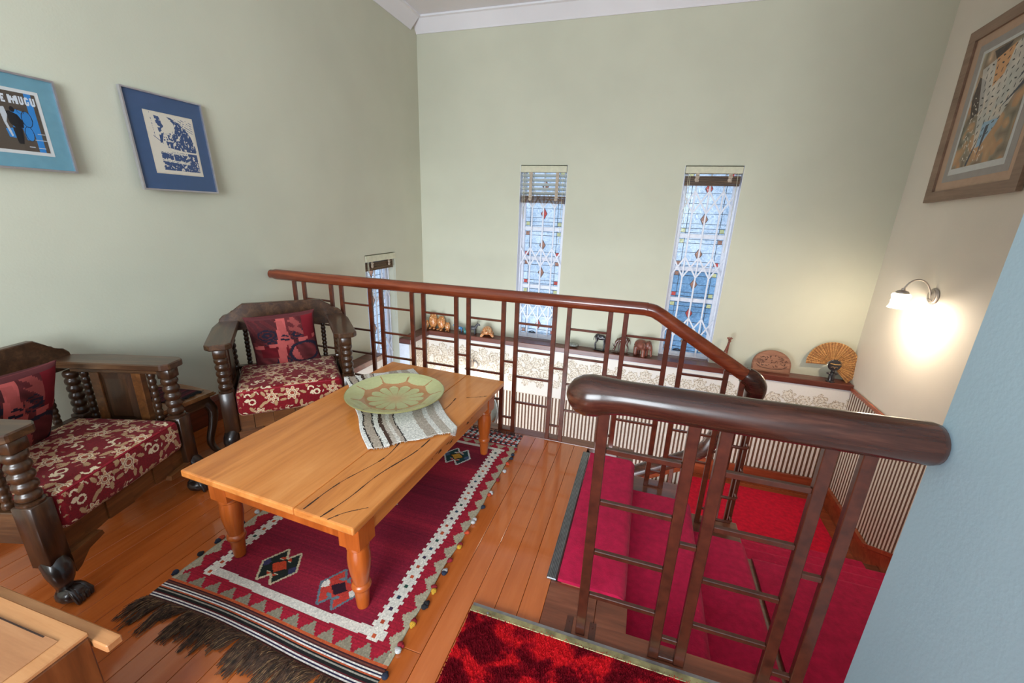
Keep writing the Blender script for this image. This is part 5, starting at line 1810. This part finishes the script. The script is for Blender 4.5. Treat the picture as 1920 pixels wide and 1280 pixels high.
m_ebony = plain('black_polished_wood', (38, 36, 40), 0.2, noise=0.3, coat=0.6)
m_brownp = plain('brown_polished_wood', (84, 48, 34), 0.22, noise=0.4, coat=0.6)
m_eleph = plain('reddish_carved_wood', (118, 66, 52), 0.4, noise=0.3, coat=0.2)
quadruped('antelope_carving', 'black polished carving of a grazing antelope on the ledge', 'carving', (-0.385, 4.665, ZS), -0.15, 1.0, m_ebony, 'antelope', 0.0035, m_ebony)
quadruped('antelope_carving', 'brown polished carving of a grazing antelope on the ledge', 'carving', (-0.135, 4.665, ZS), PI + 0.1, 1.0, m_brownp, 'antelope', 0.0035, m_brownp)
quadruped('elephant_carving', 'reddish-brown wooden elephant carving on the ledge', 'carving', (0.07, 4.662, ZS + 0.001), -0.55, 1.12, m_eleph, 'elephant', 0.005)
quadruped('tortoise_figurine', 'orange speckled tortoise figurine on the ledge', 'figurine', (-1.785, 4.668, ZS + 0.002), -1.25, 0.92, speckled('orange_painted_shell', (212, 140, 84), [(240, 214, 170), (176, 84, 46)], 60, 0.4), 'tortoise', 0.005)
quadruped('donkey_figurine', 'small dark grey donkey figurine on the ledge', 'figurine', (-1.985, 4.668, ZS + 0.001), 0.1, 1.05, plain('dark_grey_glaze', (74, 76, 80), 0.4, noise=0.3), 'donkey', 0.004)
quadruped('zebra_figurine', 'small bright blue animal figurine on the ledge', 'figurine', (-2.165, 4.662, ZS + 0.001), PI + 0.4, 0.80, speckled('blue_glaze', (60, 132, 196), [(30, 60, 96), (150, 206, 226)], 90, 0.4), 'donkey', 0.004)
quadruped('zebra_figurine', 'small teal animal figurine between the blue and the grey ones', 'figurine', (-2.080, 4.645, ZS + 0.001), PI - 0.9, 0.55, speckled('teal_glaze', (70, 164, 158), [(30, 90, 96), (190, 220, 210)], 90, 0.4), 'donkey', 0.004)
# grey stone
s = MB().ell((0, 0, 0.022), (0.062, 0.04, 0.024), 18, 10).ell((-0.028, 0, 0.030), (0.032, 0.03, 0.020))
o = fuse(s.build('stone', speckled('grey_stone', (120, 124, 118), [(160, 162, 154), (84, 88, 84)], 90, 0.4)), 0.005)
o.location = (-0.695, 4.665, ZS + 0.003)
tag(o, 'grey speckled rounded stone on the ledge', 'stone')
# giraffe
s = MB()
s.tube(catmull([(0, 0, 0.0), (0.004, 0, 0.06), (-0.006, 0, 0.12), (0.004, 0, 0.20), (0.012, 0, 0.275)], 5), [0.034, 0.033, 0.031, 0.03, 0.029, 0.03, 0.033, 0.035, 0.034, 0.031, 0.028, 0.025, 0.022, 0.019, 0.017, 0.015, 0.013, 0.012, 0.011, 0.011, 0.012], 12)
s.ell((0.012, -0.012, 0.285), (0.016, 0.026, 0.016))
for xx, zz in ((-0.012, 0.318), (0.004, 0.326), (0.020, 0.326), (0.036, 0.318)):
    s.tube([(0.012, 0, 0.288), (xx, 0, zz - 0.008), (xx, 0, zz)], [0.006, 0.005, 0.007], 7)
o = fuse(s.build('giraffe_carving', speckled('red_brown_carved_wood', (124, 62, 44), [(70, 34, 26), (150, 90, 60)], 60, 0.35)), 0.004)
o.location = (0.925, 4.672, ZS + 0.001)
tag(o, 'slim red-brown giraffe carving beside the right-hand window', 'carving')

# carved half-round plaque leaning on the wall
pq = empty('carved_plaque', (1.368, 4.655, ZS), 0, 'carved half-round wooden plaque leaning on the wall by the stair', 'plaque')
pq.rotation_euler = (-0.22, 0, 0)
out = [(-0.178, 0.0), (-0.178, 0.085)] + [(-0.178 * math.cos(a), 0.085 + 0.145 * math.sin(a)) for a in np.linspace(0.05, PI - 0.05, 22)] + [(0.178, 0.085), (0.178, 0.0)]
m_plq = wood('plaque_timber', (104, 66, 48), (146, 100, 76), (172, 126, 100), 'X', 2, 0.55)
m = MB().prism(out, (0, 0, 0.002), (1, 0, 0), (0, 0, 1), (0, 1, 0), 0.016)
m.build('board', m_plq, pq)
rim = [(a * 0.955, 0, 0.012 + b * 0.945) for a, b in out]
MB().tube([(a, -0.001, b) for a, _, b in rim] + [(rim[0][0], -0.001, rim[0][2])], 0.005, 6).build('rim', m_plq, pq, smooth=True)
m = MB()
m_plqd = plain('dark_carved_lines', (84, 54, 42), 0.7)
for k in range(70):                                    # shallow carved scene: crowded small marks
    x = random.uniform(-0.135, 0.135)
    z = random.uniform(0.06, 0.06 + 0.125 * math.sqrt(max(0.05, 1 - (x / 0.16) ** 2)))
    a_ = random.uniform(0, PI)
    L_ = random.uniform(0.005, 0.014)
    m.tube([(x - L_ * math.cos(a_), -0.0005, z - L_ * math.sin(a_)), (x + 0.003, -0.0015, z), (x + L_ * math.cos(a_), -0.0005, z + L_ * math.sin(a_))], [0.0016, 0.0028, 0.0016], 5)
m.tube([(-0.14, -0.001, 0.075), (-0.10, -0.002, 0.048), (0, -0.002, 0.036), (0.10, -0.002, 0.048), (0.14, -0.001, 0.075)], 0.003, 6)
m.build('relief', m_plqd, pq, smooth=True)

# woven fan propped behind the black doll: wedge of ribs
m_fanl = plain('woven_straw', (206, 158, 96), 0.8, noise=0.2, nscale=80)
m_fanm = plain('tan_woven_straw', (168, 116, 66), 0.8, noise=0.2, nscale=80)
m_fand = plain('dark_woven_straw', (122, 72, 46), 0.8, noise=0.2, nscale=80)
fan = empty('woven_fan', (1.885, 4.672, 0.128), 0, 'straw-coloured pleated woven fan standing behind the black doll', 'fan')
fan.rotation_euler = (-0.16, 0, 0)
N = 62
a0, a1 = math.radians(183), math.radians(-48)
for k in range(N):
    t0, t1 = a0 + (a1 - a0) * k / N, a0 + (a1 - a0) * (k + 1) / N
    tm = (t0 + t1) / 2
    m = MB()
    # pleat: two faces meeting in a ridge, straw inside, darker zigzag rim
    R0_, R1 = 0.045, 0.225 if math.sin(tm) > -0.6 else 0.222
    prev = None
    pts = []
    for r in (R0_, R1):
        pts.append([(r * math.cos(t0), 0.0, r * math.sin(t0)), (r * math.cos(tm), -0.004, r * math.sin(tm)), (r * math.cos(t1), 0.0, r * math.sin(t1))])
    for q in (0, 1):
        m.quad(pts[0][q], pts[0][q + 1], pts[1][q + 1], pts[1][q])
    o = m.build('pleat', m_fanl if k % 2 else m_fanm, fan)
    o.modifiers.new('t', 'SOLIDIFY').thickness = 0.003
# woven dark zigzag bands
for R in np.arange(0.085, 0.222, 0.0115):
    m = MB()
    amp = 0.006
    th_ = np.linspace(a0, a1, 110)
    for i in range(109):
        if i % 2 and R < 0.17: continue
        ra, rb = R + amp * math.sin(th_[i] * 9), R + amp * math.sin(th_[i + 1] * 9)
        p = (ra * math.cos(th_[i]), -0.0050, ra * math.sin(th_[i])); q = (rb * math.cos(th_[i + 1]), -0.0050, rb * math.sin(th_[i + 1]))
        m.bar(p, q, 0.0035, 0.0012, up=(0, 1, 0))
    m.build('woven_band', m_fand, fan)
# black carved doll: disc head, ringed neck, stub arms, cylinder body on a round foot
dl = empty('carved_doll', (1.885, 4.612, ZS), 0.0, 'black carved doll with a flat disc head in front of the woven fan', 'carving')
MB().lathe([(0, 0), (0.038, 0), (0.039, 0.006), (0.034, 0.012), (0.026, 0.016), (0.026, 0.085), (0.022, 0.095), (0, 0.098)], 20).build('body', m_ebony, dl, smooth=True)
MB().tube([(-0.050, 0, 0.086), (-0.03, 0, 0.084), (0, 0, 0.084), (0.03, 0, 0.084), (0.050, 0, 0.086)], [0.004, 0.011, 0.014, 0.011, 0.004], 10).build('arms', m_ebony, dl, smooth=True)
MB().lathe([(0.014, 0.095), (0.019, 0.10), (0.014, 0.105), (0.019, 0.11), (0.013, 0.118)], 14).build('neck', m_ebony, dl, smooth=True)
hd = MB().lathe([(0, -0.008), (0.052, -0.008), (0.056, 0.0), (0.052, 0.008), (0, 0.010)], 28, Matrix.Translation((0, 0, 0.170)) @ Matrix.Rotation(PI / 2, 4, 'X'))
for k in range(15):
    a = PI * k / 14
    hd.tube([(0.050 * math.cos(a), 0, 0.170 + 0.050 * math.sin(a)), (0.064 * math.cos(a), 0, 0.170 + 0.064 * math.sin(a))], [0.005, 0.002], 6)
hd = hd.build('head', m_ebony, dl, smooth=True)
MB().tube([(-0.042, -0.010, 0.188), (0, -0.013, 0.184), (0.042, -0.010, 0.186)], 0.0085, 8, flat=0.5).build('headband', m_fanl, hd, smooth=True)
MB().tube([(-0.030, -0.009, 0.150), (-0.012, -0.012, 0.160), (0, -0.012, 0.145), (0.012, -0.012, 0.160), (0.030, -0.009, 0.150)], 0.003, 6).tube([(0, -0.011, 0.155), (0, -0.013, 0.138)], 0.003, 6).build('face', plain('pale_carved_lines', (150, 116, 84), 0.7), hd, smooth=True)
